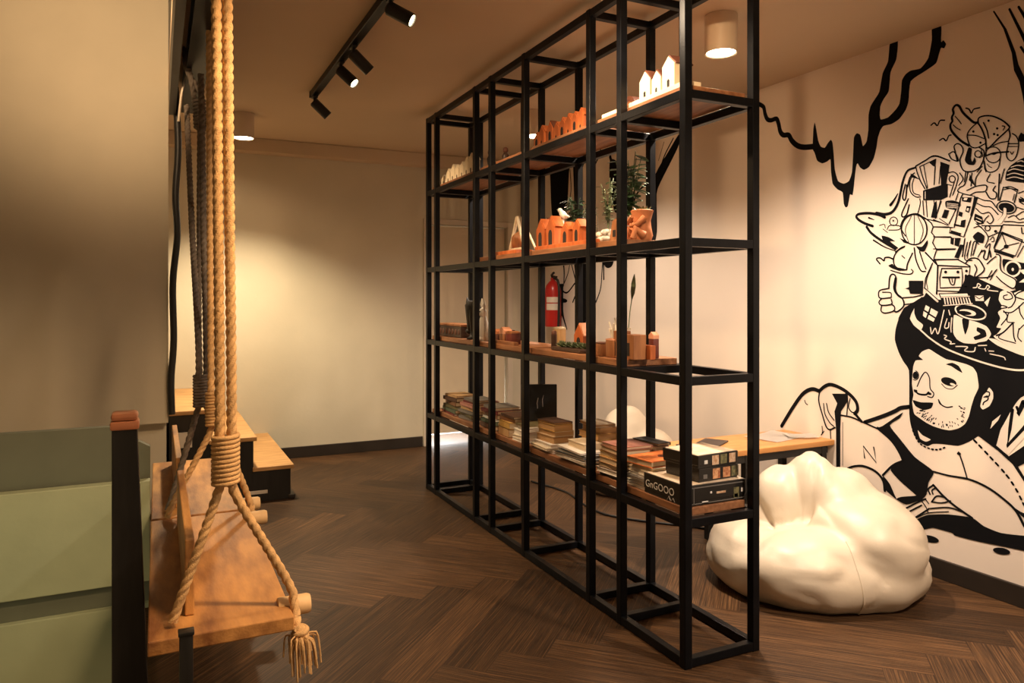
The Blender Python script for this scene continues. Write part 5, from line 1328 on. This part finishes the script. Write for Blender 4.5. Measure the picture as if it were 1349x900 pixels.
for k in range(4): p.line(P7, [(135, 358 + k * 14), (245, 370 + k * 12)], 4, 3, 1)
p.poly(P7, [(110, 420), (155, 430), (130, 510), (80, 500)], 2, smooth=False)
for pts, w in (([(222, 420), (155, 560)], 9), ([(75, 340), (30, 480)], 10), ([(5, 330), (20, 510)], 8), ([(0, 520), (140, 575)], 8), ([(60, 510), (150, 572)], 7), ([(0, 592), (155, 592)], 8), ([(0, 690), (170, 690)], 8), ([(0, 810), (220, 808)], 8),
               ([(430, 300), (500, 330), (570, 340), (622, 402)], 9), ([(430, 360), (500, 390), (570, 400), (640, 470)], 9), ([(420, 410), (480, 460), (550, 450), (592, 520), (560, 560), (530, 540)], 9), ([(480, 580), (680, 582)], 10), ([(400, 600), (460, 592), (540, 690), (510, 790)], 9), ([(540, 692), (640, 650)], 9), ([(370, 730), (330, 880)], 9), ([(450, 762), (400, 740), (370, 880)], 9), ([(480, 820), (440, 890)], 9), ([(500, 540), (515, 510), (545, 480)], 8),
               ([(260, 60), (292, 120), (250, 182)], 9), ([(342, 50), (310, 170), (258, 205), (240, 240), (290, 262)], 9), ([(380, 60), (372, 190)], 9), ([(472, 30), (420, 110), (412, 190)], 9), ([(330, 232), (420, 192), (520, 182), (512, 240), (420, 250), (360, 280)], 10), ([(560, 70), (530, 140), (602, 162)], 9), ([(612, 190), (590, 230), (622, 260), (612, 310), (560, 310), (520, 250)], 11), ([(652, 70), (640, 330)], 11), ([(700, 20), (660, 160)], 9),
               ([(140, 60), (200, 50), (242, 90), (232, 160), (190, 280)], 9), ([(120, 170), (180, 182)], 8), ([(205, 150), (160, 300)], 8), ([(250, 240), (220, 330)], 8), ([(420, 560), (480, 600)], 8), ([(560, 720), (590, 690), (600, 730), (575, 740)], 8), ([(520, 800), (560, 760), (540, 880)], 9)):
    p.line(P7, pts, w)
p.ring(P7, (185, 120), 30, 32, 9); p.poly(P7, [(360, 70), (400, 150), (410, 190), (350, 130)], 2); p.poly(P7, [(410, 460), (480, 490), (500, 560), (440, 570), (400, 520)], 2, smooth=False); p.line(P7, [(425, 500), (480, 525)], 6, 3, 1); p.line(P7, [(420, 530), (470, 550)], 6, 3, 1)
p.ring(P7, (535, 606), 26, 24, 9); p.ell(P7, (615, 636), 16, 14)
p.poly(P7, [(440, 640), (505, 680), (490, 752), (430, 740), (388, 690)], 2)
p.poly(P7, [(265, 765), (300, 770), (250, 905), (205, 895)], 2, smooth=False); p.poly(P7, [(172, 700), (270, 702), (250, 790), (168, 760)], 2, smooth=False); p.line(P7, [(210, 710), (205, 770)], 7, 3, 1)
# open box at the right
p.line(P7, [(680, 580), (600, 800)], 14); p.line(P7, [(662, 650), (892, 745), (960, 770)], 11); p.line(P7, [(690, 570), (892, 580), (960, 585)], 10); p.line(P7, [(680, 645), (880, 722), (810, 880), (600, 810)], 11, close=True, smooth=False)
p.poly(P7, [(600, 818), (800, 878), (790, 902), (600, 842)], 2, smooth=False); p.line(P7, [(680, 662), (722, 780), (842, 750)], 8, smooth=False); p.ell(P7, (720, 786), 24, 20); p.line(P7, [(722, 785), (650, 832)], 8); p.line(P7, [(892, 780), (830, 890)], 9); p.line(P7, [(870, 600), (880, 660), (920, 640)], 9)
# can pouring
p.line(P7, [(655, 330), (690, 200), (832, 228), (800, 350)], 11, smooth=False); p.line(P7, [(690, 205), (760, 195), (835, 225)], 9); p.line(P7, [(690, 225), (760, 215), (825, 245)], 7); p.line(P7, [(800, 270), (785, 330)], 8)
p.ring(P7, (722, 400), 96, 62, 10, 10); p.ell(P7, (722, 402), 78, 46, 10, 2); p.poly(P7, [(695, 405), (722, 412), (720, 480), (665, 565), (628, 545), (690, 470)], 3, 1); p.line(P7, [(722, 430), (716, 480), (672, 550)], 6); p.line(P7, [(690, 430), (680, 480), (640, 530)], 6)
for pts in ([(820, 480), (892, 440), (950, 450)], [(740, 500), (800, 480), (850, 520), (892, 510), (950, 530)], [(700, 540), (780, 540), (840, 550), (892, 545)], [(840, 260), (892, 240)], [(860, 300), (892, 320), (850, 340), (892, 370)], [(830, 400), (892, 420)]): p.line(P7, pts, 9)
p.poly(P7, [(840, 310), (950, 320), (950, 350), (850, 345)], 2)
# squid, horn, wheel under the pile
for pts, w in (([(330, 30), (310, 180)], 9), ([(352, 60), (330, 200), (392, 212)], 8), ([(372, 60), (350, 195)], 6), ([(430, 60), (400, 170)], 9), ([(340, 232), (380, 196), (440, 200), (480, 250), (492, 300), (420, 362)], 10), ([(415, 250), (432, 290), (420, 352), (540, 352), (602, 290)], 9), ([(470, 140), (502, 130), (490, 190), (520, 202), (540, 130), (552, 185)], 10), ([(520, 242), (552, 210), (592, 180)], 9), ([(560, 300), (520, 370)], 8), ([(590, 300), (545, 380)], 8)):
    p.line(G8, pts, w)
p.poly(G8, [(655, 200), (829, 235), (1000, 250), (1000, 470), (760, 462), (772, 375), (665, 300)], 2)
p.poly(G8, [(598, 160), (632, 182), (642, 300), (762, 380), (742, 450), (655, 400), (600, 348), (615, 250)], 3, 1); p.line(G8, [(598, 160), (632, 182), (642, 300), (762, 380), (742, 450), (655, 400), (600, 348)], 9, 4)
p.ring(G8, (738, 285), 62, 62, 14, 0, 3, 1); p.ell(G8, (738, 290), 10, 14, 0, 3, 1); p.poly(G8, [(800, 300), (829, 290), (900, 300), (900, 340), (829, 330)], 3, 1); p.poly(G8, [(790, 400), (829, 370), (880, 380), (829, 400)], 3, 1)
p.done('pile_on_hat')

# ---- painted tree towards the far end of the wall
p = Paint()
V = TF(690, 160, 2.814); V2 = TF(760, 60, 4.09)
p.poly(V, [(100, 120), (175, 120), (168, 190), (165, 260), (158, 330), (130, 395), (105, 345), (100, 260)], 0)
p.poly(V, [(185, 120), (235, 120), (210, 200), (205, 300), (190, 360), (186, 250)], 0)
p.line(V, [(172, 180), (175, 260), (160, 330), (140, 362)], 5, 0); p.line(V, [(192, 200), (205, 280), (195, 330), (190, 352)], 5, 0)
p.poly(V, [(320, 140), (352, 160), (348, 330), (335, 330), (318, 220)], 0); p.line(V, [(330, 200), (345, 300), (352, 350)], 7, 0)
p.poly(V, [(185, 480), (250, 480), (240, 560), (236, 700), (225, 790), (240, 810), (190, 812), (202, 780), (195, 650), (190, 560)], 0)
p.line(V, [(262, 480), (250, 600), (248, 680), (235, 770), (215, 800)], 20, 0, w1=26)
p.line(V, [(295, 490), (290, 560), (285, 620), (268, 670)], 6, 0); p.ell(V, (315, 520), 18, 24, 10, 0); p.line(V, [(296, 520), (297, 585)], 8, 0); p.ell(V, (236, 560), 16, 46, 0, 0)
p.line(V, [(145, 500), (150, 560), (148, 610)], 12, 0, w1=5); p.line(V, [(150, 600), (165, 560), (175, 500)], 5, 0); p.line(V, [(135, 620), (160, 635), (190, 600)], 6, 0); p.line(V, [(182, 670), (190, 650)], 7, 0); p.line(V, [(170, 500), (190, 580)], 6, 0)
p.line(V, [(140, 660), (146, 720), (160, 770)], 18, 0, w1=6); p.ell(V, (148, 664), 14, 8, 10, 0)
p.poly(V2, [(548, 480), (560, 500), (540, 560), (490, 660), (450, 740), (430, 800), (432, 1000), (415, 1080), (385, 1080), (380, 900), (384, 780), (440, 660), (500, 560)], 0)
p.line(V2, [(520, 500), (470, 600), (430, 720), (380, 745), (330, 790), (290, 885)], 8, 0, w1=14); p.line(V2, [(540, 500), (480, 620), (450, 700)], 4, 0); p.line(V2, [(470, 520), (440, 620)], 4, 0)
p.line(V2, [(120, 400), (128, 560), (100, 640)], 10, 0); p.line(V2, [(180, 600), (200, 700), (205, 860)], 22, 0, w1=8)
p.done('painted_tree')
